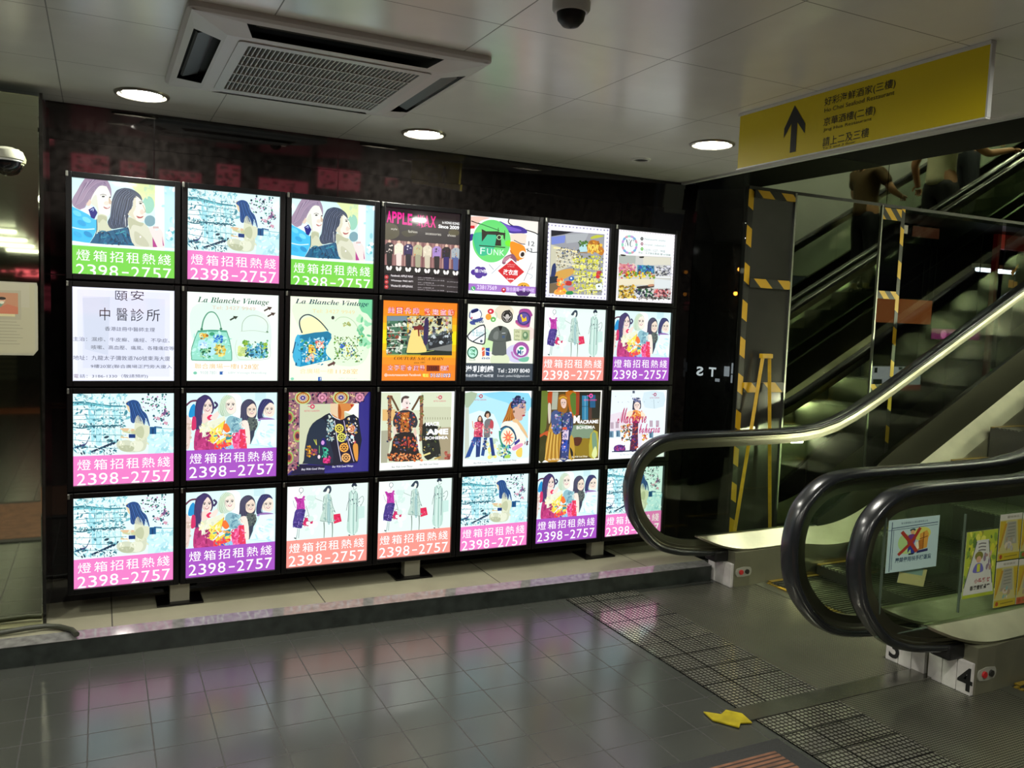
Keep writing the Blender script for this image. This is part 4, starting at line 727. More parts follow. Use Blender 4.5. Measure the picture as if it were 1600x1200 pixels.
def art_lace():
    a = art('f8fcf8', 593, 610, 735, (595, 611.6), (712.6, 610.6), (592.2, 736.6), (709.8, 730.6))
    a.P('dde4cc', 40, 40, 1100, 30, 1085, 1045, 35, 1095, sm=0); a.P('e8f2e6', 330, 40, 640, 40, 640, 300, 330, 300, sm=0); a.P('b8b8a4', 40, 610, 200, 600, 130, 1090, 35, 1095, sm=0); a.P('d4d8c0', 680, 250, 1085, 250, 1085, 560, 680, 560, sm=0); a.P('b4aa90', 900, 560, 1090, 560, 1085, 1045, 900, 1050, sm=0); a.P('e6c48c', 60, 290, 250, 290, 250, 460, 60, 460, sm=0)
    for k in range(11): a.L('8a8a70', 7, 700 + k * 38, 405, 700 + k * 38, 440)
    a.L('c0bca4', 10, 690, 570, 1085, 555)
    for x0, x1 in ((140, 190), (620, 670)): a.R('a07c60', x0, 80, x1, 760)
    a.mess(120, 60, ['8a5a4a', 'c0a080', '4a4a6a', 'b07a50', '6a3a4a'], 135, 80, 195, 780, 8, 20); a.mess(121, 60, ['8a5a4a', 'c0a080', '4a4a6a', 'b07a50', '7a8a4a'], 615, 80, 675, 760, 8, 20)
    a.L('7a6248', 30, 190, 100, 250, 210, 300, 310); a.L('7a6248', 30, 620, 90, 560, 200, 500, 300)
    a.P('efe4e0', 345, 160, 400, 110, 455, 150, 470, 220, 440, 280, 390, 290, 350, 230); a.P('6a5a58', 340, 190, 345, 120, 400, 85, 460, 100, 440, 125, 380, 130, 360, 180); a.E('4a4044', 425, 200, 12, 7); a.L('5a4a48', 6, 405, 185, 440, 182); a.E('c05060', 430, 262, 18, 9); a.E('2a2a2a', 470, 200, 8, 10)
    a.P('d8c0b4', 360, 280, 440, 280, 450, 340, 350, 340); a.P('4a4a54', 215, 470, 250, 360, 340, 305, 450, 300, 540, 350, 590, 470, 560, 560, 500, 560, 490, 640, 280, 640, 270, 560, 230, 540, sm=2)
    a.mess(122, 120, ['8a5a3a', 'c08a5a', 'b04a3a', '5a5a9a', 'd8a880', '2a2a34', 'e07a50'], 250, 330, 540, 640, 8, 20); a.P('c08040', 330, 340, 460, 330, 450, 620, 330, 620, sm=0); a.mess(123, 60, ['8a4a2a', 'e8a060', 'd86a50', '3a3a3a', 'f0c890'], 330, 340, 460, 620, 8, 20)
    a.P('e8d0c0', 540, 560, 570, 620, 560, 720, 520, 720); a.P('e8d8cc', 220, 560, 260, 560, 270, 680, 230, 680); a.P('3a3436', 250, 660, 520, 640, 570, 800, 620, 960, 640, 1040, 380, 1070, 150, 1050, 190, 900, sm=2); a.mess(124, 90, ['c05a40', '8a3a5a', '6a6a8a', 'd88a50', '4a5a4a', 'e0705a'], 230, 700, 590, 900, 9, 24); a.mess(125, 130, ['d8824a', 'e8a06a', 'a04a2a', '5a3a30', 'f0c090'], 140, 950, 650, 1060, 8, 22)
    a.L('f0f0e8', 26, 580, 660, 600, 780, 620, 900); a.P('3a3c38', 660, 520, 760, 500, 880, 540, 900, 700, 940, 980, 840, 1000, 740, 1050, 660, 920, sm=2); a.mess(126, 50, ['6a7a4a', '5a6a6a', '2a2a2c', 'c0b070', '8a8a80'], 670, 550, 930, 1000, 9, 26); a.L('e8e0a0', 24, 670, 980, 780, 940); a.L('c0a868', 24, 840, 1030, 940, 1000); a.mess(127, 16, ['a05a50', 'c07a6a'], 1000, 920, 1070, 1030, 14, 30)
    a.T('fbfbfb', 'MACR', .61, .40, .80, .45, bold=.03); a.T('ffffff', 'AME', .62, .49, .92, .565, bold=.05); a.T('ffffff', 'BOHEMIA', .61, .585, .92, .625, bold=.03)
    logo(a, .795, .085, .026, 'd84a78'); script_lines(a, '8a8a90', .945)
    return a

def art_sky():
    a = art('f8fdfd', 723, 609, 728, (725.3, 610.3), (831.8, 609.3), (722, 729.3), (828.4, 723.1))
    a.P('bfe8f2', 50, 55, 1045, 50, 1040, 1060, 45, 1090, sm=0); a.P('9fdcf0', 300, 55, 1045, 50, 1045, 330, 700, 200, sm=2); a.P('e2f6f8', 60, 400, 500, 380, 640, 700, 1030, 800, 1035, 1060, 45, 1090, sm=2); a.P('b8c8b0', 50, 55, 240, 55, 170, 200, 60, 300, sm=2); a.P('cfd8cc', 50, 280, 110, 280, 120, 1080, 45, 1085, sm=0); a.mess(130, 30, ['f0e89a', 'd8e8b0', 'f4f0c8', 'c8dcc8'], 380, 780, 640, 1060, 20, 50)
    # pair at the left
    a.P('6a4a44', 250, 440, 285, 400, 320, 440, 330, 520, 250, 520); a.P('e8c4ac', 262, 440, 290, 420, 305, 450, 295, 490, 265, 480); a.P('d8607c', 195, 520, 250, 500, 330, 520, 345, 560, 325, 580, 320, 740, 190, 740, 200, 600, sm=2); a.mess(131, 34, ['e88aa0', 'c04a6a', 'f0b0b8', '7a3a5a'], 200, 520, 330, 730, 9, 20); a.L('e8c4ac', 18, 165, 490, 185, 600, 250, 600); a.L('e8c4ac', 18, 340, 560, 320, 620)
    a.P('3f66a8', 185, 740, 250, 740, 130, 1050, 50, 1075, sm=0); a.P('35508c', 225, 740, 305, 740, 285, 1050, 220, 1060, sm=0); a.mess(132, 24, ['8aa0d0', 'c08aa0', '5a70b0'], 150, 760, 290, 900, 8, 18)
    a.P('4a403a', 350, 400, 380, 335, 430, 340, 455, 390, 430, 430, 370, 430); a.P('e0bca4', 378, 390, 420, 370, 425, 430, 395, 450); a.P('8a8a8c', 355, 500, 400, 455, 470, 460, 495, 520, 490, 590, 440, 600, 440, 740, 345, 740, 350, 600, sm=2); a.mess(133, 34, ['c86a70', '6a7a80', 'b8b0a8', 'd88a8a'], 350, 560, 480, 740, 9, 20); a.P('c8606a', 450, 480, 495, 500, 490, 600, 440, 590)
    a.P('3a62a0', 345, 750, 400, 750, 350, 1040, 300, 1030, sm=0); a.P('2f4f90', 430, 750, 480, 750, 525, 1030, 470, 1035, sm=0); a.mess(134, 20, ['e0e0d8', '8a98b0', '3a3a4a'], 325, 760, 390, 930, 9, 20)
    # large portrait
    a.P('b87a34', 740, 230, 790, 180, 800, 330, 850, 420, 780, 480, 680, 490, 630, 520, 690, 380, sm=2)
    for i in range(5): a.L(('d8a04a', '8a5624')[i % 2], 9, 760 + i * 10, 250, 730 + i * 8, 380, 670 + i * 22, 490)
    a.P('d8b8a8', 800, 300, 900, 220, 985, 205, 1000, 300, 985, 330, 990, 370, 960, 410, 940, 470, 880, 480, 820, 420); a.P('e8c89c', 780, 480, 870, 460, 1010, 660, 1030, 760, 880, 560, sm=2); a.P('2f3a64', 790, 300, 760, 230, 800, 160, 850, 90, 920, 100, 915, 140, 990, 170, 1000, 215, 900, 210, sm=2); a.mess(135, 40, ['5a6aa0', '8a7ab0', '3a4a7a', 'a89ac0', '4a8ab0'], 790, 130, 980, 280, 10, 24)
    a.E('2a2a34', 945, 280, 16, 9); a.L('3a3038', 7, 925, 262, 970, 258); a.P('b8405c', 940, 395, 985, 385, 985, 405, 950, 415); a.L('b89080', 7, 985, 300, 1000, 345, 975, 352); a.E('8a6a50', 812, 340, 14, 22)
    a.P('f4eee4', 620, 540, 700, 490, 860, 520, 930, 640, 1010, 760, 940, 900, 800, 950, 640, 900, 600, 720, sm=2); a.E('4f9ab8', 715, 730, 130, 165); a.E('f2f0dc', 720, 735, 110, 145)
    for k in range(10): a.L('f08a6a', (30, 12), 725 + 16 * math.cos(k * PI / 5), 745 + 20 * math.sin(k * PI / 5), 725 + 85 * math.cos(k * PI / 5), 745 + 112 * math.sin(k * PI / 5))
    a.E('f4c08a', 725, 745, 18, 22); a.L('2f5a78', 22, 600, 620, 680, 570, 760, 600, 830, 690, 850, 780); a.L('3fa088', 26, 590, 640, 600, 760, 640, 880, 700, 960); a.mess(136, 50, ['3a7ab0', '5ac0a0', '2a5a8a', 'e8e0a0', '8ad0d8'], 600, 860, 760, 1050, 10, 26); a.P('4a4aa0', 820, 820, 900, 760, 910, 800, 830, 870, sm=0); a.P('e8a8c8', 790, 900, 930, 830, 950, 870, 820, 950); a.P('f0d878', 850, 960, 940, 900, 940, 1040, 870, 1040); a.P('b8d870', 670, 1040, 740, 1010, 760, 1060, 680, 1070)
    a.mess(137, 14, ['a05a6a', '6a5a6a'], 975, 790, 1040, 860, 8, 16)
    logo(a, .245, .075, .026, 'd0405a'); script_lines(a, '7a8088', .945)
    return a

def art_window():
    a = art('fdfcf4', 840, 610, 722, (844.4, 610.6), (940.6, 610.3), (840, 723), (935.9, 719))
    a.P('6a5a34', 65, 30, 1050, 35, 1010, 1140, 25, 1170, sm=0); a.P('7a8a44', 60, 40, 180, 40, 150, 640, 40, 700, sm=2); a.P('c05a24', 180, 60, 260, 40, 240, 230, 180, 220, sm=2); a.P('b8bcac', 255, 40, 350, 40, 330, 330, 240, 330, sm=0); a.P('c07a28', 470, 40, 640, 40, 640, 430, 560, 430, 500, 200, sm=2); a.P('6a8a3c', 540, 100, 640, 70, 640, 400, 580, 380, sm=2); a.P('a8502c', 640, 40, 700, 40, 690, 420, 640, 420, sm=0); a.P('3a3a30', 700, 40, 1045, 40, 1030, 480, 690, 480, sm=0)
    a.R('3f8fb0', 740, 100, 840, 500); a.R('2f6f94', 870, 90, 960, 300); a.L('9fd0e0', 7, 790, 110, 790, 500); a.L('2a5a70', 9, 740, 280, 840, 280); a.R('6a4a40', 850, 300, 900, 560)
    a.P('8fa48c', 550, 600, 900, 600, 900, 800, 560, 790, sm=2); a.P('a08a2a', 640, 850, 900, 820, 880, 1100, 640, 1100, sm=2); a.P('6a3a24', 600, 800, 740, 800, 700, 920, 620, 920); a.P('c0b850', 880, 740, 1000, 700, 1000, 1100, 860, 1110, sm=2); a.P('8aa890', 900, 740, 970, 730, 990, 1000, 930, 1060, sm=2); a.P('e0e8b0', 900, 1080, 960, 940, 990, 1060, 950, 1140); a.P('c86a3a', 30, 760, 180, 680, 180, 760, 60, 800); a.P('4a4a20', 30, 800, 200, 780, 130, 1160, 25, 1165, sm=2)
    a.P('a8762a', 340, 380, 350, 130, 400, 80, 470, 90, 500, 200, 500, 330, 440, 420, 370, 430, sm=2); a.P('e8cfc4', 390, 170, 440, 150, 482, 190, 475, 280, 440, 310, 400, 270); a.L('d8b040', 26, 365, 150, 430, 120, 490, 150); face(a, 435, 225, 48, 'e8cfc4', 'b04a58', .1, smile=False)
    a.P('d8cfc0', 180, 250, 220, 230, 230, 320, 220, 520, 190, 540); a.P('caa048', 200, 620, 260, 560, 330, 640, 380, 620, 380, 1160, 130, 1160, sm=2); a.P('c8a84a', 540, 780, 600, 800, 620, 1130, 520, 1130, sm=2)
    for i in range(8): a.L(('e8d080', '8a6a24')[i % 2], 10, 200 + i * 24, 700, 170 + i * 26, 920, 130 + i * 34, 1150)
    a.P('5a6a98', 240, 380, 320, 340, 400, 430, 400, 640, 330, 740, 260, 700, 230, 500, sm=2); a.P('4a5a8c', 410, 440, 500, 380, 570, 400, 590, 620, 540, 780, 510, 1150, 370, 1150, 400, 800, sm=2); a.mess(140, 90, ['8a9ac8', '2f4a8a', 'c8c0d8', '3a6ac0', 'b08aa0', '5a8a8a'], 240, 380, 560, 720, 9, 24); a.P('e06a4a', 420, 620, 490, 620, 490, 660, 420, 660, sm=0); a.P('dccfe0', 415, 670, 520, 670, 510, 830, 410, 830, sm=0); a.P('3a62c0', 400, 840, 500, 840, 490, 1010, 390, 1010, sm=0); a.mess(141, 50, ['e8c8d8', '8a6a90', '3a5ab0', 'b0b0d8', '2a3a70'], 400, 670, 500, 1140, 9, 22); a.L('2a2430', 14, 410, 460, 405, 800, 380, 1140); a.L('2a2430', 12, 560, 440, 535, 720, 510, 900); a.P('2a2228', 540, 950, 590, 1040, 580, 1150, 550, 1060)
    a.T('ffffff', 'M', .545, .36, .645, .465, bold=.05); a.T('ffffff', 'ACRAME', .645, .425, .95, .475, bold=.03); a.T('f4f4f0', 'BOHEMIA', .60, .505, .90, .55, bold=.02); logo(a, .81, .085, .032, 'f060b0'); script_lines(a, 'f4f0e0', .945, -.02)
    return a

def art_macrame():
    a = art('f4fbfc', 948, 609, 718, (952, 610), (1043, 609.5), (947.3, 718.8), (1038, 714.5))
    a.P('e8f0f6', 40, 40, 1000, 30, 990, 1050, 40, 1060, sm=0); a.P('e8e0e8', 50, 440, 400, 420, 420, 700, 60, 720, sm=2); a.P('f8ffff', 40, 850, 990, 800, 990, 1060, 30, 1100, sm=0); a.P('d8e8ee', 640, 60, 980, 60, 980, 300, 660, 320, sm=2)
    for x, y in ((45, 720), (160, 710), (735, 730)): a.R('7ea0b4', x, y, x + 70, y + 110); a.R('4a7088', x + 15, y + 20, x + 35, y + 100)
    for x, y in ((60, 570), (150, 560), (740, 540), (850, 540)): a.R('c4b4c0', x, y, x + 55, y + 110)
    a.L('9fb0bc', 6, 810, 180, 820, 330); a.mess(150, 16, ['8a98a8', 'b0bcc8'], 60, 100, 960, 260, 4, 10); a.R('6a7484', 440, 30, 480, 75)
    a.P('4a4a60', 440, 330, 450, 220, 480, 160, 530, 150, 580, 200, 590, 310, 560, 350, 450, 360, sm=2); a.mess(151, 30, ['2f3a5a', '8a90b0', '5a6a9a', 'e0dce8'], 445, 160, 580, 230, 9, 20); a.P('f2e0d8', 470, 260, 520, 220, 570, 260, 565, 330, 520, 375, 475, 330); face(a, 520, 285, 50, 'f2e0d8', 'a03048', 0, smile=False)
    a.P('e8a45a', 440, 380, 480, 360, 540, 370, 590, 400, 600, 480, 540, 540, 450, 540, 420, 450, sm=2); a.mess(152, 40, ['e06a3a', 'f0b870', 'c84a3a', 'f4d8a0', '8a5a7a'], 430, 380, 600, 540, 10, 24); a.P('f4e4d0', 350, 400, 430, 370, 440, 430, 340, 540); a.P('f4e4d0', 590, 380, 660, 440, 640, 500, 590, 470)
    a.P('6a3a5a', 450, 560, 540, 560, 545, 800, 510, 1050, 390, 1050, 430, 800, sm=2); a.mess(153, 70, ['b04a5a', '4a3a7a', 'c8705a', '7a4a9a', '3a2a4a'], 410, 570, 540, 1040, 10, 24); a.mess(154, 70, ['e0a04a', 'c86a3a', '6a7a5a', 'f0cc80', '8a5a6a', '5a6a6a'], 240, 600, 400, 900, 10, 24); a.mess(155, 40, ['e8c860', 'd07a8a', 'f0e0a0', 'c85a4a'], 540, 770, 700, 870, 10, 24); a.P('e8e4ee', 540, 560, 600, 540, 600, 980, 540, 1000, sm=2)
    a.E('7a4a9a', 215, 1020, 105, 70); a.mess(156, 40, ['c86ab0', '4a3a7a', '8a5ab0', 'b04a80'], 130, 970, 310, 1070, 10, 24); a.L('3a4468', 22, 80, 1075, 330, 1062, 520, 1055); a.R('f8fdff', 20, 1080, 1000, 1200)
    a.T('c43a78', '𝓜', .15, .26, .33, .48); a.T('c43a78', '𝓪𝓬𝓻𝓪𝓶𝓮', .28, .38, .65, .49, bold=.01); a.T('c8408a', '𝓫𝓸𝓱𝓮𝓶𝓲𝓪', .53, .50, .90, .64, bold=.01)
    logo(a, .78, .075, .026, 'b83a78'); a.T('a8b0b8', '𝑩𝒖𝒚 𝑾𝒊𝒕𝒉 𝑮𝒐𝒐𝒅 𝑻𝒉𝒊𝒏𝒈𝒔', .22, .925, .46, .955)
    return a

# ------------------------------------------------------------------ materials
floor_m = grid_mat('grey floor tiles', '3a3c38', '191815', .2107, .2035, .005, .0705, -.57, rough=.205, spec=.8, noise=.12, nscale=3.5, bump=.25, wave=3)
ceil_m = grid_mat('off-white ceiling panels', 'ebece6', '70726c', .64, .631, .004, -.036, -.529, rough=.24, jrough=.6, spec=1.0, noise=.03, bump=.2, wave=1.2)
granite_m = grid_mat('dark polished granite', '110f0e', '060505', .9, .62, .005, .35, .44, 'xz', rough=.03, jrough=.1, spec=.6, noise=.5, nscale=26, bump=.08)
granite_s = mat('black granite', '1a1917', .08, 0, 0, .6, noise=.5, nscale=40)
tile_m = grid_mat('beige plinth tiles', '86836f', '38362e', .96, 3.0, .006, .16, -2, rough=.38, jrough=.8, noise=.08, bump=.15)
kerb_m = mat('polished kerb stone', '6d6c6a', .07, 0, 0, .9, noise=.3, nscale=30)
kerb_f = mat('kerb face stone', '2c312e', .28, 0, 0, .5, noise=.4, nscale=18)
white_m = mat('white enamel', 'd8dad6', .35)
grille_m = mat('pale plastic', 'c9cbc9', .4)
black_m = mat('black', '0b0b0c', .5)
frame_m = mat('black frame paint', '050506', .3, 0, 0, .3)
steel_m = mat('brushed stainless steel', 'bdbba8', .3, 1.0, noise=.15, nscale=5, bump=.05, bscale=120)
alu_m = mat('dull aluminium', '8f9089', .38, 1.0)
mirror_m = mat('mirror steel', 'd0d4ba', .03, 1.0, bump=.02, bscale=2.0)
mirror_g = mat('tinted mirror', '9ba08e', .02, 1.0)
rubber_m = mat('black handrail rubber', '1c1e20', .24, 0, 0, .5)
guide_m = mat('handrail guide', '77766a', .3, 1.0)
lamp_m = mat('lit diffuser', 'f8f6ea', .5, emit=300.0)
tube_m = mat('lit fluorescent tube', 'fbffe4', .5, emit=6.0)
tube_u = mat('lit upper fluorescent tube', 'fbffe0', .5, emit=190.0)
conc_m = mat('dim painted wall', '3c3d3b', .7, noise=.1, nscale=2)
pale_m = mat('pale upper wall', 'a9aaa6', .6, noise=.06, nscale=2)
yellow_m = mat('yellow sign', 'e0ca00', .45)
ytape_m = mat('yellow tape', 'b08c10', .4, noise=.12, nscale=30)

def glass_mat(name, tint, refl=.9, dim=1.0):
    m = bpy.data.materials.new(name); m.use_nodes = True; nt = m.node_tree; nt.nodes.clear()
    out = nt.nodes.new('ShaderNodeOutputMaterial'); mx = nt.nodes.new('ShaderNodeMixShader')
    tr = nt.nodes.new('ShaderNodeBsdfTransparent'); gl = nt.nodes.new('ShaderNodeBsdfGlossy'); fr = nt.nodes.new('ShaderNodeFresnel')
    fr.inputs[0].default_value = 1.45; tr.inputs[0].default_value = (*[c * dim for c in lin(tint)], 1); gl.inputs['Roughness'].default_value = .0
    gl.inputs[0].default_value = (refl, refl, refl, 1)
    geo = nt.nodes.new('ShaderNodeNewGeometry'); ior = nt.nodes.new('ShaderNodeMapRange'); ior.inputs[3].default_value = 1.45; ior.inputs[4].default_value = 1 / 1.45
    nt.links.new(geo.outputs['Backfacing'], ior.inputs[0]); nt.links.new(ior.outputs[0], fr.inputs[0])      # the same reflectance on both faces of the pane
    nt.links.new(fr.outputs[0], mx.inputs[0]); nt.links.new(tr.outputs[0], mx.inputs[1]); nt.links.new(gl.outputs[0], mx.inputs[2]); nt.links.new(mx.outputs[0], out.inputs[0])
    return m
glass_m = glass_mat('clear balustrade glass', 'eef6ea')
dark_glass_m = glass_mat('dark shop glass', 'b4b8b4', .9)

def hazard_mat(name, axis_a, axis_b, pitch=.16, slope=1.0, ycol='b58d12'):
    m = mat(name, ycol, .4); nt = m.node_tree; b = nt.nodes['Principled BSDF']
    geo = nt.nodes.new('ShaderNodeNewGeometry'); sp = nt.nodes.new('ShaderNodeSeparateXYZ'); nt.links.new(geo.outputs['Position'], sp.inputs[0])
    k = nt.nodes.new('ShaderNodeMath'); k.operation = 'MULTIPLY_ADD'; k.inputs[1].default_value = slope
    nt.links.new(sp.outputs[axis_a], k.inputs[0]); nt.links.new(sp.outputs[axis_b], k.inputs[2])
    d = nt.nodes.new('ShaderNodeMath'); d.operation = 'DIVIDE'; d.inputs[1].default_value = pitch; nt.links.new(k.outputs[0], d.inputs[0])
    f = nt.nodes.new('ShaderNodeMath'); f.operation = 'FRACT'; nt.links.new(d.outputs[0], f.inputs[0])
    l = nt.nodes.new('ShaderNodeMath'); l.operation = 'LESS_THAN'; l.inputs[1].default_value = .5; nt.links.new(f.outputs[0], l.inputs[0])
    mx = nt.nodes.new('ShaderNodeMix'); mx.data_type = 'RGBA'; nt.links.new(l.outputs[0], mx.inputs[0])
    mx.inputs[6].default_value = (*lin(ycol), 1); mx.inputs[7].default_value = (*lin('121212'), 1); nt.links.new(mx.outputs[2], b.inputs['Base Color'])
    return m
haz_v = hazard_mat('hazard tape upright', 0, 2, .235, .6); haz_h = hazard_mat('hazard tape level', 2, 0, .20, 1.1)
haz_p = hazard_mat('hazard tape level small', 2, 0, .115, 1.0)

# ------------------------------------------------------------------ the setting
ZC = 2.47; YW = .24; KT = .105; YM = -.10
struct(M().box(-6, 14, -15.2, 1.5, -.12, 0).build('floor', floor_m))
c = M().box(-6, 3.5, -15.0, YW, ZC, ZC + .14); struct(c.build('ceiling', ceil_m))
struct(M().box(3.5, 3.53, -15.0, YW, ZC - .012, ZC + .3).build('trim_1', white_m))
wb = M().box(-.11, 3.64, YW + .03, YW + .3, 0, 2.47).prism([(YW, 0), (YW + .03, 0), (YW + .03, 2.06), (YW, 2.06)], -.11, 3.64, 'x')
wb.prism([(YW, 2.06), (YW + .03, 2.06), (YW + .03, 2.298), (YW - .021, 2.298)], -.11, 3.64, 'x').prism([(YW - .001, 2.302), (YW + .03, 2.302), (YW + .03, 2.469), (YW - .015, 2.469)], -.11, 3.64, 'x')
struct(wb.build('wall_back', granite_m))
struct(M().prism([(3.629, YW), (3.640, YW + .005), (3.793, YM + .005), (3.782, YM)], 0, 4.9, 'z').build('window_4', dark_glass_m))  # polished canted face made as glass, to show modelled reflections set behind it
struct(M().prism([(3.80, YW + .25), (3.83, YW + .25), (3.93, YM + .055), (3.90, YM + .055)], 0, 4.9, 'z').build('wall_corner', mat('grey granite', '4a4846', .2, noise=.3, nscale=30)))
# the kerb in front of the light boxes: dark face, polished edge, beige top
def fy(x): return -.257 - .0185 * x
def kerb(name, y0, y1, z0, z1, m):
    return struct(M().prism([(-6, fy(-6) + y0), (3.462, fy(3.462) + y0), (3.462, (fy(3.462) + y1) if y1 < .2 else YW + .02), (-6, (fy(-6) + y1) if y1 < .2 else YW + .02)], z0, z1, 'z').build(name, m))
kerb('trim_2', 0, .02, 0, KT - .014, kerb_f)
struct(M().add([(x, fy(x) + q, z) for x in (-6, 3.462) for q, z in ((-.004, KT - .014), (-.004, KT - .012), (.075, KT), (.075, KT - .014))], [(0, 1, 2, 3), (7, 6, 5, 4), (0, 4, 5, 1), (1, 5, 6, 2), (2, 6, 7, 3), (3, 7, 4, 0)]).build('trim_3', kerb_m))
kerb('trim_4', .075, .3, 0, KT - .0015, tile_m)
# mirror-clad column at the left edge
struct(M().box(-2.2, -.118, -.06, .5, KT, 2.425, bev=.006).build('wall_left', mirror_m))
struct(M().box(-.1175, -.106, -.052, YW, KT, 2.44).build('trim_5', granite_s))
# mirrored wall beside the escalators
struct(M().box(3.78, 4.172, YM, YM + .05, 0, 2.43).build('wall_right', mat('film-covered panel', '33332f', .16, 0, 0, .5, noise=.15, nscale=3, bump=.15, bscale=5)))
struct(M().box(4.178, 4.972, YM - .004, YM + .03, 0, 2.43).build('window_1', mirror_g))
struct(M().box(4.166, 4.18, YM - .012, YM + .01, 0, 2.43).box(4.970, 4.982, YM - .012, YM + .01, 0, 2.43).build('trim_6', alu_m))
struct(M().box(3.782, 5.02, YM + .002, YM + .05, 2.43, 4.6).box(5.026, 6.78, YM + .002, YM + .05, 2.43, 4.6).box(6.786, 9.6, YM + .002, YM + .05, 2.43, 4.6).build('window_2', mirror_g))
struct(M().box(4.984, 6.30, YM, YM + .012, 0, 2.43).box(6.36, 9.6, YM, YM + .012, 0, 2.43).build('window_3', dark_glass_m))
struct(M().box(3.78, 9.6, YM - .006, YM + .06, 2.42, 2.44).build('trim_7', black_m))
struct(M().box(4.35, 4.985, -3.7, YM, 2.70, 4.6).build('trim_8', mat('matt black beam', '060606', .9, 0, 0, .1)))
struct(M().box(4.99, 9.6, 1.30, 1.36, 0, 2.43).build('wall_shop', mat('dark shop wall', '1a1412', .6)))
struct(M().box(4.99, 9.6, YM + .02, 1.3, 2.40, 2.43).build('ceiling_shop', black_m))
# void over the escalators
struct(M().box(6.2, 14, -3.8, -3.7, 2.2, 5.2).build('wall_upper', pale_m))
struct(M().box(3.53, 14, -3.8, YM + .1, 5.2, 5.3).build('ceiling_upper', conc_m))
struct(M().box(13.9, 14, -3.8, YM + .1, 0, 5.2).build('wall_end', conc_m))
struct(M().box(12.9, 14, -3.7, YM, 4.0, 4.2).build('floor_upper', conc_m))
# arcade behind the camera, met only in reflections
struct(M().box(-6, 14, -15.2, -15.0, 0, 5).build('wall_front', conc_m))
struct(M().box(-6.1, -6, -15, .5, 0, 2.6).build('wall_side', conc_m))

# ------------------------------------------------------------------ ceiling lamps
def downlight(x, y, label, group='ceiling downlights'):
    t = thing('ceiling_downlight', label, 'ceiling light', (x, y, ZC), group=group)
    M().lathe((0, 0, 0), [(.092, .02), (.092, -.004), (.100, -.010), (.112, -.007), (.1135, 0)], 48).build('trim_ring', mat('satin lamp ring', 'a8a294', .3, .8), t, 40)
    M().lathe((0, 0, 0), [(.0005, -.0035), (.06, -.003), (.0915, .002)], 40).build('diffuser', lamp_m, t, 40)
    return t
downlight(.280, -.158, 'round lit downlight in the ceiling left of the air conditioner panel')
downlight(1.585, -.158, 'round lit downlight in the ceiling above the middle of the light box wall')
downlight(2.893, -.81, 'round lit downlight in the ceiling beside the yellow hanging sign')
for x, y in ((.28, -2.75), (1.585, -3.4), (-.95, -1.45), (-1.2, -4.0), (2.9, -3.5), (.9, -5.6)):
    downlight(x, y, 'lit downlight in the ceiling behind the viewer, met only as a reflection', 'downlights behind the viewer')
for y in (-8.6, -10.3, -11.8, -13.4):
    t = thing('tube_light', 'long fluorescent ceiling tube behind the viewer, mirrored in the steel column', 'ceiling light', (-1.12, y, ZC), group='fluorescent tubes behind the viewer')
    M().box(-.28, .28, -.05, .05, -.03, 0, bev=.005).build('casing', white_m, t)
    M().tube([(-.26, 0, -.045), (.26, 0, -.045)], .016).build('tube', tube_m, t, 40)
for x, y in ((7.2, -2.4), (9.4, -1.2), (10.6, -3.2)):
    t = thing('tube_light', 'fluorescent tube on the ceiling of the upper floor', 'ceiling light', (x, y, 5.2), group='fluorescent tubes on the upper floor')
    M().box(-.65, .65, -.06, .06, -.04, 0, bev=.005).build('casing', white_m, t)
    M().tube([(-.6, 0, -.06), (.6, 0, -.06)], .018).build('tube', tube_u, t, 40)

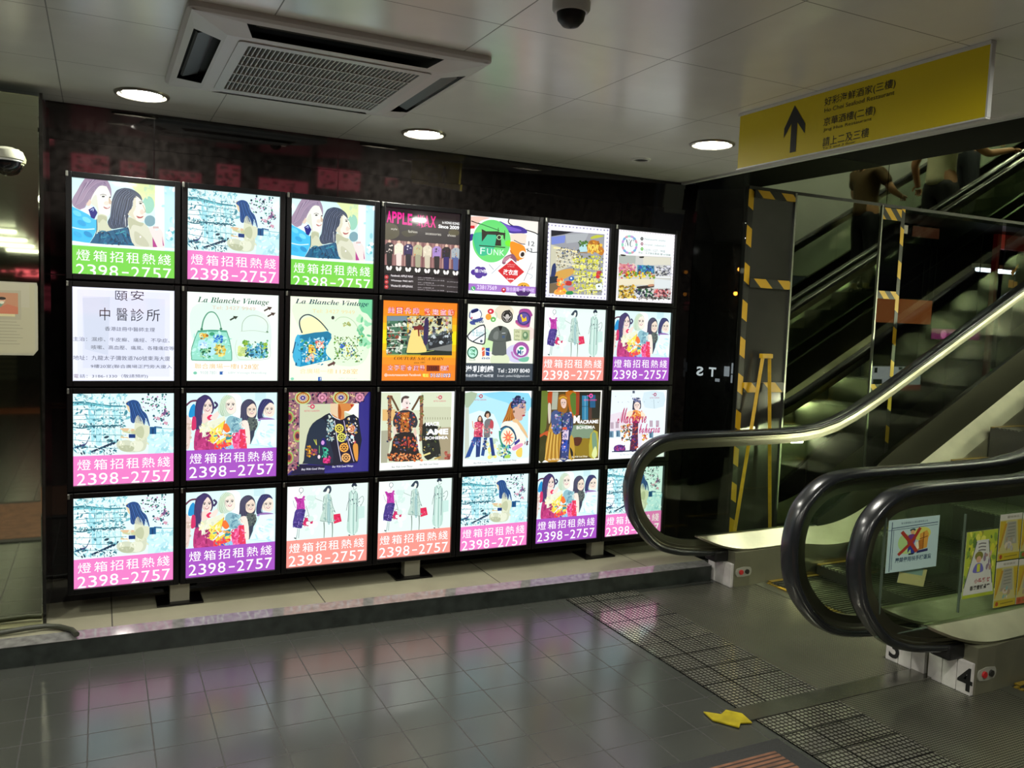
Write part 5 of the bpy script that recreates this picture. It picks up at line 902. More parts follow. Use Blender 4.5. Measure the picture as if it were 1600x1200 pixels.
# ------------------------------------------------------------------ light boxes
ink_lit = ink_mat('backlit poster ink', .78, rough=.045)
PW, PH, PX, PZ, Z0 = .4293, .4287, .48, .48147, 2.1072
DES = {k: f() for k, f in dict(women=art_women, shoes=art_shoes, friends=art_friends, sketches=art_sketches, clinic=art_clinic, gbag=art_green_bag, tbag=art_teal_bag, apple=art_apple, couture=art_couture, funk=art_funk, snacks=art_snacks, toys=art_toys, badges=art_badges, navy=art_navy, lace=art_lace, sky=art_sky, window=art_window, macrame=art_macrame).items()}
MESH = {k: a.mesh('poster_' + k, PW, PH, ink_lit) for k, a in DES.items()}
GRID = [
    [('women', 'leftmost top-row light box ad, two smiling women over a green band'), ('shoes', 'light box ad of a woman kneeling in a shoe shop in the top row'), ('women', 'light box ad of two smiling women, green band, beside the dark fashion ad'), ('apple', 'dark light box ad with magenta title and a row of dressed models'), ('funk', 'light box ad with green sewing machine disc and red diamond'), ('snacks', 'light box ad of a snack shop aisle crowded with yellow lettering'), ('toys', 'light box ad with a round wreath monogram and photos of hair accessories')],
    [('clinic', 'plain white light box ad with black Chinese clinic text'), ('gbag', 'light box ad with a pale mint handbag and a flowered clear bag'), ('tbag', 'light box ad with a tilted teal flowered handbag on green'), ('couture', 'orange light box ad framing a photo of a handbag shop'), ('badges', 'light box ad with a grey polo shirt among embroidered badges'), ('sketches', 'light box ad of three fashion sketches in the second row'), ('friends', 'light box ad of four women shopping, right end of the second row')],
    [('shoes', 'light box ad of a woman kneeling in a shoe shop, third row'), ('friends', 'light box ad of four women shopping in the third row'), ('navy', 'purple light box ad of an embroidered navy jacket with patterned border'), ('lace', 'light box ad of a standing person in a dark embroidered dress'), ('sky', 'light box ad of a woman in profile and a jeans pair on blue'), ('window', 'brown-green light box ad of a long-haired woman in a blue patterned coat'), ('macrame', 'white light box ad with pink script over a woman in an orange shawl')],
    [('shoes', 'bottom-left light box ad of a woman kneeling in a shoe shop'), ('friends', 'light box ad of four women shopping, second from left in the bottom row'), ('sketches', 'light box ad of three fashion sketches, left of the bottom-row pair'), ('sketches', 'light box ad of three fashion sketches, right of the bottom-row pair'), ('shoes', 'light box ad of a kneeling woman in a shoe shop, middle of the bottom row'), ('friends', 'light box ad of four women shopping, beside the handrail, bottom row'), ('shoes', 'light box ad of a kneeling woman half hidden behind the escalator handrail')],
]
def frame_mesh():
    m = M(); a, d = .0225, .10
    for x0, x1, z0, z1 in ((-a, .003, -PH - a, a), (PW - .003, PW + a, -PH - a, a), (.003, PW - .003, -.003, a), (.003, PW - .003, -PH - a, -PH + .003)):
        m.box(x0, x1, -.012, d, z0, z1, bev=.0025)
    m.box(-a + .002, PW + a - .002, .03, d, -PH - a + .002, a - .002)
    o = m.build('frame', frame_m); return o
fr0 = frame_mesh(); fr_me = fr0.data; bpy.data.objects.remove(fr0)
cl0 = M().box(-.005, .005, -.008, .004, -.012, .012, bev=.002).build('clip', alu_m); cl_me = cl0.data; bpy.data.objects.remove(cl0)
for r, row in enumerate(GRID):
    for cc, (k, lab) in enumerate(row):
        t = thing('light_box', lab, 'light box', (cc * PX, 0, Z0 - r * PZ), group='advertising light boxes on the wall')
        for nm, me, loc in (('frame', fr_me, (0, 0, 0)), ('poster', MESH[k], (0, .008, 0)), ('clip', cl_me, (-.0165, -.0135, .010))):
            o = bpy.data.objects.new(nm, me); COL.objects.link(o); o.parent = t; o.location = loc
            # steel rack that carries the boxes
t = thing('display_rack', 'black steel rack behind the light boxes, on short grey posts', 'rack', (0, 0, KT))
rk = M()
for x in (.465, 1.66, 2.866): rk.box(x - .035, x + .035, .105, .135, .10, 2.02)
for z in (.16, .62, 1.1, 1.58): rk.box(-.01, 3.30, .135, .155, z - .02, z + .02)
rk.build('rack_bar', frame_m, t)
for x in (.461, 1.661, 2.867):
    M().box(x - .045, x + .045, .04, .103, 0, .096, bev=.003).build('post', mat('grey painted post', '8b8878', .4), t)
    M().box(x - .105, x + .105, .0, .165, -.0005, .008).build('base_plate', frame_m, t)

# ------------------------------------------------------------------ escalators
def sp(q): return math.log1p(math.exp(-abs(q))) + max(q, 0)
def zs(x):
    k = .13; return .54 * k * (sp((x - 4.3) / k) - sp((x - 11.6) / k))
NEWEL = [(3.60, .168), (3.47, .172), (3.36, .180), (3.25, .192), (3.12, .212), (2.99, .258), (2.885, .345), (2.805, .455), (2.771, .575), (2.773, .675), (2.822, .800), (2.94, .893), (3.08, .925), (3.30, .930), (3.60, .930)]
XE = 12.6
def drop(x):
    q = min(1, max(0, (x - 3.9) / .85)); return .118 * q * q * (3 - 2 * q)
PATH = spline(NEWEL, 6) + [(3.6 + .15 * i, .93 + zs(3.6 + .15 * i)) for i in range(1, 60)]
def inset(path, d):
    out = []
    for i in range(len(path)):
        a, b = path[max(i - 1, 0)], path[min(i + 1, len(path) - 1)]
        tx, tz = b[0] - a[0], b[1] - a[1]; L = math.hypot(tx, tz)
        out.append((path[i][0] + tz / L * d, path[i][1] - tx / L * d))
    return out
white_stone = mat('white marble', 'c9c5c2', .3, noise=.14, nscale=14)
tread_m = mat('ridged step metal', '55564f', .38, .8, bump=.3, bscale=200)
comb_m = mat('worn yellow edge', '7a6418', .5)
plate_m = None
def stud_mat():
    m = grid_mat('studded steel floor plate', 'c2c0b2', '26251f', .0215, .0215, .0065, 0, 0, rough=.13, jrough=.6, metal=.8, noise=.12, nscale=3, bump=.35)
    nt = m.node_tree; b = nt.nodes['Principled BSDF']; src = b.inputs['Base Color'].links[0].from_socket
    g = grid_nodes(nt, .155, .155, .007, 2.44, -.26); mx = nt.nodes.new('ShaderNodeMix'); mx.data_type = 'RGBA'
    nt.links.new(g.outputs[0], mx.inputs[0]); nt.links.new(src, mx.inputs[6]); mx.inputs[7].default_value = (*lin('0f0f0d'), 1); nt.links.new(mx.outputs[2], b.inputs['Base Color'])
    return m
plate_m = stud_mat()
fine_m = grid_mat('fine studded steel plate', 'a5a496', '34342c', .0125, .0125, .0035, 0, 0, rough=.3, jrough=.6, metal=.85, noise=.15, nscale=3, bump=.5)

def balustrade(t, y, side, dx=0.0, dz=0.0):
    """one glass balustrade with handrail at depth y; side = +1 when the steps lie towards +y"""
    PATH = spline([(px_ + dx * min(1, max(0, (3.62 - px_) / .5)), pz_ + (dz if pz_ > .6 else 0)) for px_, pz_ in NEWEL], 6) + [(3.6 + .15 * i, .93 + dz + zs(3.6 + .15 * i)) for i in range(1, 60)]
    rub = [(-.022, 0), (.022, 0), (.037, .005), (.043, .015), (.042, .027), (.035, .034), (-.035, .034), (-.042, .027), (-.043, .015), (-.037, .005)]
    M().sweep(PATH, rub, y).build('handrail', rubber_m, t, 50)
    g = M().sweep(PATH, [(-.031, .034), (.031, .034), (.031, .043), (.023, .047), (.023, .062), (-.023, .062), (-.023, .047), (-.031, .043)], y)
    g.sweep(PATH, [(-.015, .062), (.015, .062), (.012, .094), (-.012, .094)], y).build('handrail_guide', guide_m, t, 30)
    inn = inset(PATH, .082)
    xs = [4.14] + [4.14 + 1.26 * i for i in range(1, 7)]
    i0 = max(i for i, p in enumerate(inn) if p[0] < xs[0])
    low = [(xs[0] - .004, .285 + zs(xs[0]))] + [(x, .285 + zs(x)) for x in (3.9, 3.6)]
    M().prism(inn[2:i0 + 1] + [(xs[0] - .004, dz + .848 + zs(xs[0]))] + low, y - .006, y + .006, 'y').build('glass_panel', glass_m, t)
    for a, b in zip(xs[:-1], xs[1:]):
        st = [a + .004 + (b - a - .008) * i / 10 for i in range(11)]
        M().prism([(x, dz + .848 + zs(x)) for x in st] + [(x, .285 + zs(x)) for x in reversed(st)], y - .006, y + .006, 'y').build('glass_panel', glass_m, t)
    # stainless deck with its pointed bow at the newel, then the dark inclined deck
    def deck(x0, x1, n):
        vs = []; fs = []; k = 7
        for i in range(n + 1):
            x = x0 + (x1 - x0) * i / n; q = min(1, max(0, (x - 3.285) / .34)); wd = .105 * math.sqrt(max(q, .02)); zb = .300 - .085 * (1 - (1 - q) ** 2) - .003 - .06 * drop(x) / .118; zz = zs(x) - drop(x)
            for l, z in ((-wd, zb), (wd, zb), (wd, zb + .012), (.016, .302), (0, .304), (-.016, .302), (-wd, zb + .012)): vs.append((x, y + l, z + zz))
        for i in range(n):
            for j in range(k): fs.append((i * k + j, i * k + (j + 1) % k, (i + 1) * k + (j + 1) % k, (i + 1) * k + j))
        fs += [tuple(range(k)), tuple(range(n * k, n * k + k))]
        return M().add(vs, fs)
    deck(3.29, 4.90, 46).build('newel_deck', steel_m, t, 25)
    deck(4.902, XE, 60).build('inclined_deck', steel_m, t, 25)
    sd = [4.25 + (XE - 4.25) * i / 60 for i in range(61)]
    M().prism([(x, zs(x) + .30 + .13 * min(1, (x - 4.25) / .6)) for x in sd] + [(x, zs(x) + .29 - drop(x)) for x in reversed(sd)], y - .018, y + .018, 'y').build('inner_panel', mat('dark bronze deck', '2c2c25', .3, .9), t)
    st = [3.63 + (XE - 3.63) * i / 90 for i in range(91)]
    for q in (-1, 1):
        yo = y + q * .1025
        m = M(); m.prism([(x, .214 + zs(x) - 1.5 * drop(x)) for x in st] + [(x, max(.0, zs(x) - .20)) for x in reversed(st)], yo - .003, yo + .003, 'y')
        m.build('skirt_panel', steel_m, t)
    b = M().prism([(3.498, y - .112), (3.61, y - .1165), (3.75, y - .1065), (3.95, y - .1065), (3.95, y + .1065), (3.75, y + .1065), (3.61, y + .1165), (3.498, y + .112)], .0, .213, 'z')
    b.build('newel_base', mat('grey steel base', '6d6c5a', .4, .35, noise=.1), t)
    M().prism([(st_, max(0, zs(st_) - .1) + .0) for st_ in st[2:]] + [(st_, max(-.05, zs(st_) - .55)) for st_ in reversed(st[2:])], y - .098, y + .098, 'y').build('truss_cladding', mat('dark truss cladding', '26261f', .5), t)
    p = M(); n = 3
    for i in range(n):
        p.box(3.478, 3.499, y - .105 + .07 * i + .0015, y - .105 + .07 * (i + 1) - .0015, 0, .142, bev=.002)
    pl = p.build('base_block', white_stone, t)
    M().box(3.40, 3.56, y - .05, y + .05, .1425, .212, bev=.012).build('handrail_inlet', black_m, t)
    # oval switch plate with a red and a dark button on the camera side
    bs = M(); vs = [(3.565 + .052 * math.cos(a) if abs(math.cos(a)) < .5 else 3.565 + math.copysign(.035, math.cos(a)) + .026 * math.cos(a), y - .117, .092 + .03 * math.sin(a)) for a in [2 * PI * i / 24 for i in range(24)]]
    bs.add(vs + [(v[0], v[1] + .012, v[2]) for v in vs], [tuple(range(24))] + [(i, (i + 1) % 24, 24 + (i + 1) % 24, 24 + i) for i in range(24)])
    sw = bs.build('switch_plate', mat('pale switch plate', '8d8d82', .4), t)
    M().cyl((3.543, y - .125, .092), .0145, .01, 'y').build('button', mat('red button', 'a81f22', .4), sw)
    M().cyl((3.589, y - .125, .092), .0145, .01, 'y').build('button', mat('dark button', '20201e', .4), sw)
    return pl

def escalator(label, yf, yn, numbers, sh):
    t = thing('escalator', label, 'escalator', (0, 0, 0), group='escalators rising to the right')
    pf = balustrade(t, yf, -1, *sh[0]); pn = balustrade(t, yn, 1, *sh[1])
    a, b = yn + .108, yf - .108
    # landing plates, comb, steps
    M().box(2.44, 2.893, a - .11 if yf < -1 else -1.721, b + .16 if yf > -1 else -1.828, 0, .004).build('landing_plate', plate_m, t)
    M().box(2.897, 3.468, a - .11 if yf < -1 else -1.721, b + .11 if yf > -1 else -1.828, 0, .004).box(3.468, 3.66, a + .005, b - .005, 0, .004).build('landing_plate', fine_m, t)
    cb = M().box(3.662, 3.742, a, b, 0, .006).build('comb_plate', alu_m, t)
    m = M()
    for i in range(44): m.box(3.74, 3.765, a + .01 + i * (b - a - .02) / 44, a + .01 + (i + .6) * (b - a - .02) / 44, 0, .009)
    m.build('comb_teeth', comb_m, cb)
    for i in range(21):
        x0 = 3.77 + .4 * i; z1 = zs(x0 + .2) + .002
        zr = zs(x0 - .2) if i else 0
        s = M(); s.box(x0, x0 + .398, a + .004, b - .004, z1 - .02, z1)
        if z1 - zr > .01: s.box(x0, x0 + .015, a + .004, b - .004, zr, z1 - .02)
        n = 40
        for j in range(n): s.box(x0 + .004, x0 + .394, a + .01 + j * (b - a - .02) / n, a + .01 + (j + .5) * (b - a - .02) / n, z1, z1 + .006)
        e = .028
        s.box(x0, x0 + .396, a + .004, a + .004 + e, z1 + .001, z1 + .0075, 1).box(x0, x0 + .396, b - .004 - e, b - .004, z1 + .001, z1 + .0075, 1)
        s.build('step', [tread_m, comb_m], t)
    for pl, yy, ch in numbers:
        v, f = text_mesh(ch, 0, .02); lo, hi = v.min(0), v.max(0); k = .104 / (hi[1] - lo[1])
        pr = pf if pl == 'far' else pn
        m = M(); m.add([(3.4765, yy - (p[0] - (lo[0] + hi[0]) / 2) * k, .016 + (p[1] - lo[1]) * k) for p in v], [tuple(q) for q in f])
        m.build('number', black_m, pr)
    return t
ESC3 = escalator('escalator beside the light box wall, the farther one, with floor number 3', -.375, -1.682, [('near', -1.625, '3')], ((0, 0), (-.075, .025)))
ESC4 = escalator('nearer escalator at the right edge, with stickers on its glass and floor number 4', -1.908, -3.215, [('far', -1.985, '4')], ((.058, 0), (0, 0)))
# row of small lamps along the near skirt of the first escalator
for i in range(8):
    x = 5.25 + .46 * i
    t = thing('skirt_lamp', 'small skirt lamp on the hidden inner face of the escalator balustrade', 'lamp', (x, -1.5765, zs(x) + .118), group='skirt lamps of the escalator')
    M().box(-.075, .075, 0, .010, -.022, .022, bev=.003).build('lamp_case', alu_m, t)
    M().box(-.065, .065, .0102, .0125, -.015, .015).build('lens', mat('lit skirt lens', 'fbffd0', .5, emit=480.0), t)

# ------------------------------------------------------------------ air conditioner cassettes
def rrect(x0, x1, y0, y1, r, n=6):
    out = []
    for cx, cy, a0 in ((x1 - r, y1 - r, 0), (x0 + r, y1 - r, 90), (x0 + r, y0 + r, 180), (x1 - r, y0 + r, 270)):
        for i in range(n + 1):
            a = math.radians(a0 + 90 * i / n); out.append((cx + r * math.cos(a), cy + r * math.sin(a)))
    return out
def ring(m, outer, inner, z0, z1):
    n = len(outer); vs = [(*p, z0) for p in outer] + [(*p, z1) for p in inner]
    return m.add(vs, [(i, (i + 1) % n, n + (i + 1) % n, n + i) for i in range(n)])
def cassette(x, y, label):
    t = thing('air_conditioner', label, 'air conditioner', (x, y, ZC))
    H = .505; g = .335; m = M()
    o = rrect(-H, H, -H, H, .03); o2 = rrect(-H + .012, H - .012, -H + .012, H - .012, .03)
    ring(m, o, o, 0, -.016); ring(m, o, o2, -.016, -.024)
    # face plate with four sloping air slots left open
    o3 = rrect(-.375, .375, -.375, .375, .02)
    sl = .30; a0, a1 = .385, .472
    F = M()
    def quad(p, z): 
        F.add([(*q, z if not isinstance(z, tuple) else z[i]) for i, q in enumerate(p)], [tuple(range(len(p)))])
    Hi = H - .012
    for k in range(4):
        c, s = math.cos(k * PI / 2), math.sin(k * PI / 2)
        R2 = lambda u, v: (u * c - v * s, u * s + v * c)
        zo, zi, zm = -.024, -.046, -.036
        quad([R2(-Hi, Hi), R2(Hi, Hi), R2(sl + .03, a1), R2(-sl - .03, a1)], (zo, zo, -.030, -.030))
        quad([R2(-sl, a0), R2(sl, a0), R2(.375, .375), R2(-.375, .375)], (-.044, -.044, zi, zi))
        quad([R2(Hi, Hi), R2(.375, .375), R2(sl, a0), R2(sl + .03, a1)], (zo, zi, -.044, -.030))
        quad([R2(-Hi, Hi), R2(-sl - .03, a1), R2(-sl, a0), R2(-.375, .375)], (zo, -.030, -.044, zi))
    quad([(-.375, -.375), (.375, -.375), (.375, -g + .02), (-.375, -g + .02)], -.046); quad([(-.375, g - .02), (.375, g - .02), (.375, .375), (-.375, .375)], -.046)
    quad([(-.375, -g + .02), (-.30, -g + .02), (-.30, g - .02), (-.375, g - .02)], -.046); quad([(.30, -g + .02), (.375, -g + .02), (.375, g - .02), (.30, g - .02)], -.046)
    m.v += []; m.add(F.v, F.f)
    m.build('panel', mat('pale enamel', 'cfcdcc', .4), t)
    M().box(-.48, .48, -.48, .48, -.004, .0).build('duct_back', mat('dark duct', '141614', .7), t)
    for k in range(4):
        c, s = math.cos(k * PI / 2), math.sin(k * PI / 2); R2 = lambda u, v: (u * c - v * s, u * s + v * c)
        v = M(); n = 6
        pr = [(.400, -.012), (.455, -.030), (.462, -.024), (.408, -.006)]
        v.add([(*R2(u, q), z) for u in (-.29, .29) for q, z in pr], [(0, 1, 2, 3), (7, 6, 5, 4), (0, 4, 5, 1), (1, 5, 6, 2), (2, 6, 7, 3), (3, 7, 4, 0)])
        v.build('vane', mat('grey vane', '3a3d3c', .4), t)
    f = M(); ring(f, rrect(-.335, .335, -.345, .345, .015), rrect(-.30, .30, -.31, .31, .006), -.050, -.050); ring(f, rrect(-.335, .335, -.345, .345, .015), rrect(-.335, .335, -.345, .345, .015), -.050, -.044); ring(f, rrect(-.30, .30, -.31, .31, .006), rrect(-.30, .30, -.31, .31, .006), -.050, -.030)
    gr = f.build('grille_frame', grille_m, t)
    fi = M()
    for i in range(38): xx = -.288 + i * .5772 / 37; fi.box(xx - .0019, xx + .0019, -.31, .31, -.048, -.034)
    for i in range(4): yy = -.186 + i * .124; fi.box(-.30, .30, yy - .004, yy + .004, -.0495, -.036)
    fi.build('grille_fins', grille_m, gr)
    M().box(-.3, .3, -.31, .31, -.022, -.018).build('filter', mat('dark filter', '101615', .7), gr)
    return t
cassette(.855, -.98, 'white square ceiling air conditioner panel with grille, beside the left downlight')
cassette(.855, -2.66, 'ceiling air conditioner of which only one slot shows at the top edge of the photo')
t = thing('camera_dome', 'small dark dome fitting on the ceiling at the top edge of the photo', 'security camera', (1.335, -2.065, ZC))
M().lathe((0, 0, 0), [(.055, 0), (.055, -.02), (.048, -.03), (.001, -.03)], 32).build('mount', grille_m, t, 40)
M().lathe((0, 0, -.03), [(.042, 0), (.038, -.02), (.024, -.036), (.001, -.042)], 32).build('dome', black_m, t, 60)
t = thing('ceiling_sensor', 'small round dark recessed sensor in the ceiling near the right end of the boxes', 'sensor', (2.842, -.26, ZC))
M().lathe((0, 0, 0), [(.055, 0), (.053, -.006), (.040, -.007), (.038, -.002)], 32).build('ring', white_m, t, 40)
M().lathe((0, 0, -.0025), [(.001, 0), (.0385, 0)], 32).build('recess', black_m, t)

# ------------------------------------------------------------------ yellow hanging sign
t = thing('hanging_sign', 'long yellow sign with black arrow and Chinese restaurant names hung from the ceiling', 'sign', (2.593, -1.357, ZC))
M().box(0, .014, -1.133, 0, -.234, -.010).build('board', yellow_m, t)
M().box(-.006, .02, -1.137, .004, -.012, -.001).box(-.002, .016, -1.139, -1.133, -.234, -.012).box(-.004, .018, -1.137, .004, -.239, -.234).build('edge_channel', white_m, t)
blk = mat('sign lettering', '17160f', .5)
def sign_text(m, s, y0, y1, z0, z1, shear=0, bold=0):
    """y0 (left) > y1 (right) as read from the front, z0 bottom, z1 top, relative to the sign"""
    v, f = text_mesh(s, shear, bold); lo, hi = v.min(0), v.max(0)
    m.add([(-.0012, y0 + (p[0] - lo[0]) / (hi[0] - lo[0]) * (y1 - y0), z0 + (p[1] - lo[1]) / (hi[1] - lo[1]) * (z1 - z0)) for p in v], [tuple(q) for q in f])
m = M()
sign_text(m, '好彩海鮮酒家(三樓)', -.472, -.790, -.070, -.034, 0, .004); sign_text(m, 'Ho Choi Seafood Restaurant', -.474, -.788, -.090, -.074)
sign_text(m, '京華酒樓(二樓)', -.474, -.712, -.146, -.110, 0, .004); sign_text(m, 'Jing Hua Restaurant', -.475, -.698, -.164, -.149)
sign_text(m, '請上二及三樓', -.476, -.690, -.218, -.184, 0, .004); sign_text(m, 'To 2 and 3 floor', -.477, -.632, -.229, -.2205)
m.build('lettering', blk, t)
m = M(); m.add([(-.0012, y, z) for y, z in ((-.318, -.030), (-.268, -.112), (-.268, -.150), (-.306, -.100), (-.306, -.214), (-.338, -.214), (-.338, -.100), (-.380, -.150), (-.380, -.112))], [(0, 1, 2, 3, 4, 5, 6, 7, 8)])
m.build('arrow', blk, t)
m = M()
for y in (-.14, -.80): m.cyl((.007, y, -.002), .004, .003, 'z', 10)
m.build('screw', alu_m, t)

# ------------------------------------------------------------------ left column fittings
t = thing('dome_camera', 'white security dome camera on the steel column at the left edge', 'security camera', (-.238, -.061, 2.155))
M().lathe((0, -.045, -.012), [(.001, .045), (.03, .044), (.062, .030), (.068, .012), (.066, -.004), (.058, -.008)], 36).box(-.05, .05, -.05, 0, .0, .03, bev=.006).build('housing', mat('ivory plastic', 'b9bba8', .4), t, 45)
M().lathe((0, -.045, -.020), [(.056, 0), (.052, -.022), (.036, -.042), (.015, -.051), (.001, -.053)], 36).build('dome', mat('smoked dome', '0e0f12', .06), t, 60)
M().lathe((0, -.045, -.016), [(.0595, 0), (.0595, -.008), (.0565, -.010)], 36).build('ring', white_m, t, 40)
n = Art('b9b597')
n.raw([(0, 0), (.93, 0), (.93, .34), (0, .34)], 'bcb8a0'); n.raw([(.0, .12), (.82, .10), (.82, .52), (0, .52)], 'b0ab92'); n.raw([(.42, .14), (.78, .14), (.78, .42), (.42, .42)], 'c28c6a'); n.raw([(.30, .42), (.62, .26), (.50, .42)], '7aa087'); n.raw([(.36, .44), (.64, .30), (.78, .34), (.78, .44)], 'c8785a')
n.E('e0b090', .57, .25, .045, .035); n.E('2a2018', .57, .222, .055, .022); n.E('e6e0c8', .57, .28, .03, .02); n.raw([(.32, .44), (.74, .44), (.74, .475), (.32, .475)], 'd8cf9e')
n.T('4a4a3a', 'NOTICE', .2, .115, .42, .14); n.T('6a685a', '安心出行', .04, .25, .36, .29)
for k, q in enumerate(('請保持社交距離', '進入商場請佩戴口罩')): n.T('5a5a4c', q, .04, .335 + k * .05, .36, .37 + k * .05)
for k in range(8): n.raw([(.04, .55 + k * .045), (.76 + .04 * (k % 3), .55 + k * .045), (.76 + .04 * (k % 3), .556 + k * .045), (.04, .556 + k * .045)], '8d8a76')
paper_ink = ink_mat('printed paper', 0, rough=.5)
t = thing('notice_poster', 'cream paper notice in a clear pocket stuck on the steel column at the left edge', 'poster', (-.425, -.0620, 1.625))
me = n.mesh('notice', .285, .30, paper_ink); o = bpy.data.objects.new('printed_sheet', me); COL.objects.link(o); o.parent = t; o.location = (0, -.003, 0)
M().prism([(-.005, .006), (.292, .006), (.296, -.01), (.296, -.285), (.278, -.309), (-.005, -.309)], -.0025, .0005, 'y').build('pocket', mat('clouded plastic', 'b3b19c', .35), t)
t = M().tube([(-.75, -.15, KT + .014), (-.45, -.135, KT + .013), (-.275, -.142, KT + .015), (-.18, -.135, KT + .02), (-.107, -.125, KT + .017), (-.05, -.145, KT + .013), (.0, -.20, KT + .0115), (.02, -.262, KT + .0115)], .0115, 12).build('cable', mat('grey cable sheath', '37392f', .45), None, 60)
tag(t, 'grey cable lying along the kerb at the foot of the left column', 'cable')

# ------------------------------------------------------------------ hazard tape on the mirrored wall, stand, floor bits
def tape(label, boxes):
    t = thing('hazard_tape', label, 'tape', (0, 0, 0), group='yellow and black hazard tape on the mirrored wall')
    for x0, x1, z0, z1, mm in boxes:
        M().box(x0, x1, YM - .0135 if x0 < 4.9 and x1 > 4.16 else YM - .003, YM - .0005, z0, z1).build('tape_strip', mm, t)
    return t
tape('hazard tape framing the left mirrored panel above the light boxes\' end', [(3.781, 3.822, .02, 2.425, haz_v), (3.823, 4.163, 2.372, 2.418, haz_h), (3.823, 4.163, 1.806, 1.862, haz_h), (3.823, 4.163, 1.132, 1.196, haz_h)])
tape('hazard tape framing the narrow panel right of the wide mirror', [(5.178, 5.212, .3, 2.425, haz_v), (4.985, 5.177, 2.335, 2.415, haz_p), (4.985, 5.177, 1.786, 1.84, haz_p), (4.985, 5.177, 1.122, 1.182, haz_p)])
t = thing('folding_stand', 'yellow A-shaped folding stand leaning on the taped panel behind the handrail', 'stand', (3.95, -.19, 0))
for q, (xb, xt) in enumerate(((-.235, -.012), (.115, .042))):
    M().tube([(xb, 0, 0), (xt, .045, 1.372)], .015, 4).build('leg', ytape_m, t)
M().box(-.03, .06, .030, .062, 1.355, 1.385, bev=.004).build('hinge_cap', ytape_m, t)

t = M().box(2.345, 3.52, -1.826, -1.722, 0, .0075, bev=.002).build('divider_strip', mat('worn steel strip', '8c8c82', .2, .9, noise=.2, nscale=9))
tag(t, 'flat steel strip across the floor between the two escalator landings', 'floor strip')
t = M().prism([(2.283, -1.700), (2.335, -1.745), (2.38, -1.722), (2.420, -1.772), (2.405, -1.845), (2.36, -1.83), (2.33, -1.856), (2.272, -1.77)], .0042, .0092, 'z').build('tape_patch', mat('yellow floor tape', '97880e', .4, noise=.25, nscale=25, bump=.6, bscale=30))
tag(t, 'crumpled yellow tape patch on the floor at the end of the steel strip', 'tape')
t = M().prism([(3.735, -.60), (3.76, -.60), (3.775, -.82), (3.75, -.82)], .010, .0125, 'z').build('floor_tape', ytape_m)
tag(t, 'strip of yellow tape on the floor at the first step of the farther escalator', 'tape')
t = thing('floor_mat', 'brown ribbed door mat with black rubber border at the bottom edge of the photo', 'mat', (0, 0, 0))
M().box(-2.8, 2.408, -3.2, -1.978, 0, .009, bev=.003).build('border', mat('black rubber mat', '131414', .6, bump=.3, bscale=90), t)
mt = grid_mat('brown mat ribs', '6a4630', '2f1f16', .022, 9, .009, 0, 0, 'yx', rough=.8, jrough=.9, noise=.35, nscale=20, bump=.6)
M().box(-2.72, 2.325, -3.12, -2.052, .009, .0115).build('pile', mt, t)
t = M().box(-3, .6, -9.6, -9.0, 0, .006).build('floor_mat', mat('rust mat', '8a4a22', .8)); tag(t, 'rust brown mat far behind the viewer, mirrored in the steel column', 'mat')

# ------------------------------------------------------------------ stickers on the nearer escalator's glass
YS = -1.9150
def sticker(name, label, a, x, z, wd, h, lean=0.0, cat='sticker', y=YS, back='c8ccc4'):
    t = thing(name, label, cat, (x, y, z))
    pr = bpy.data.objects.new('print', a.mesh('print', wd, h, paper_ink)); COL.objects.link(pr); pr.parent = t; pr.location = (0, -.0011, 0)
    M().box(0, wd, -.0009, 0, -h, 0).build('backing', mat('paper backing', back, .6), t)
    t.rotation_euler = (0, lean, 0)
    return t
n = Art('a9c4c0'); D = '27405a'
n.raw([(.06, .15), (.97, .12), (.97, .135), (.06, .165)], D); n.raw([(.0, .19), (.97, .17), (.97, .18), (.0, .20)], D); n.raw([(.06, .04), (.075, .04), (.075, .98), (.06, .98)], D); n.raw([(.10, .2), (.11, .2), (.11, .95), (.10, .95)], D)
n.T(D, '聯合廣場業主立案法團有限公司', .24, .06, .76, .10); n.T('24465a', '嚴禁使用扶手梯運貨', .17, .73, .88, .83, bold=.02)
n.E('9fc47a', .33, .45, .13, .16); n.E('c4c860', .66, .32, .18, .13); n.E('a8cc80', .42, .62, .2, .06)
n.P('2f4a48', .42, .22, .5, .2, .53, .24, .46, .27); n.E('c89a6a', .475, .27, .04, .04); n.P('6a3a7a', .38, .34, .5, .31, .55, .38, .5, .52, .4, .52); n.P('2c3a8c', .42, .5, .52, .5, .54, .68, .47, .68, .45, .6, .4, .66); n.L('1c2430', .03, .42, .69, .52, .69)
n.P('c8943a', .62, .32, .76, .26, .80, .34, .78, .6, .64, .63, sm=0); n.P('a86a24', .60, .45, .70, .42, .70, .62, .60, .63, sm=0); n.L('6a3a1a', .014, .62, .42, .78, .38); n.L('6a3a1a', .014, .70, .30, .70, .62); n.P('2a2c5a', .58, .64, .80, .62, .80, .67, .58, .69, sm=0); n.P('e0d8b0', .55, .48, .60, .46, .62, .60, .57, .62, sm=0)
n.L('9c3424', .065, .26, .24, .44, .46, .58, .66); n.L('9c3424', .06, .62, .2, .46, .46, .22, .68)
sticker('warning_sticker', 'pale blue warning sticker with a red cross over a man pushing boxes', n, 3.012, .785, .312, .222)
n = Art('a8b83a')
n.mess(200, 60, ['7a9a3a', 'c8c83a', '5a7a34', 'd8d860', '8a8a3a'], 0, 0, 1, .75, .03, .09); n.P('c8ccc0', .34, .14, .72, .14, .98, .95, .02, .95, .02, .84, sm=0); n.L('3a4a5a', .02, .34, .16, .03, .84); n.L('3a4a5a', .02, .72, .16, .93, .82)
for k in range(3): n.L('7a7a74', .02, .4, .2 + k * .05, .5, .19 + k * .05, .64, .2 + k * .05)
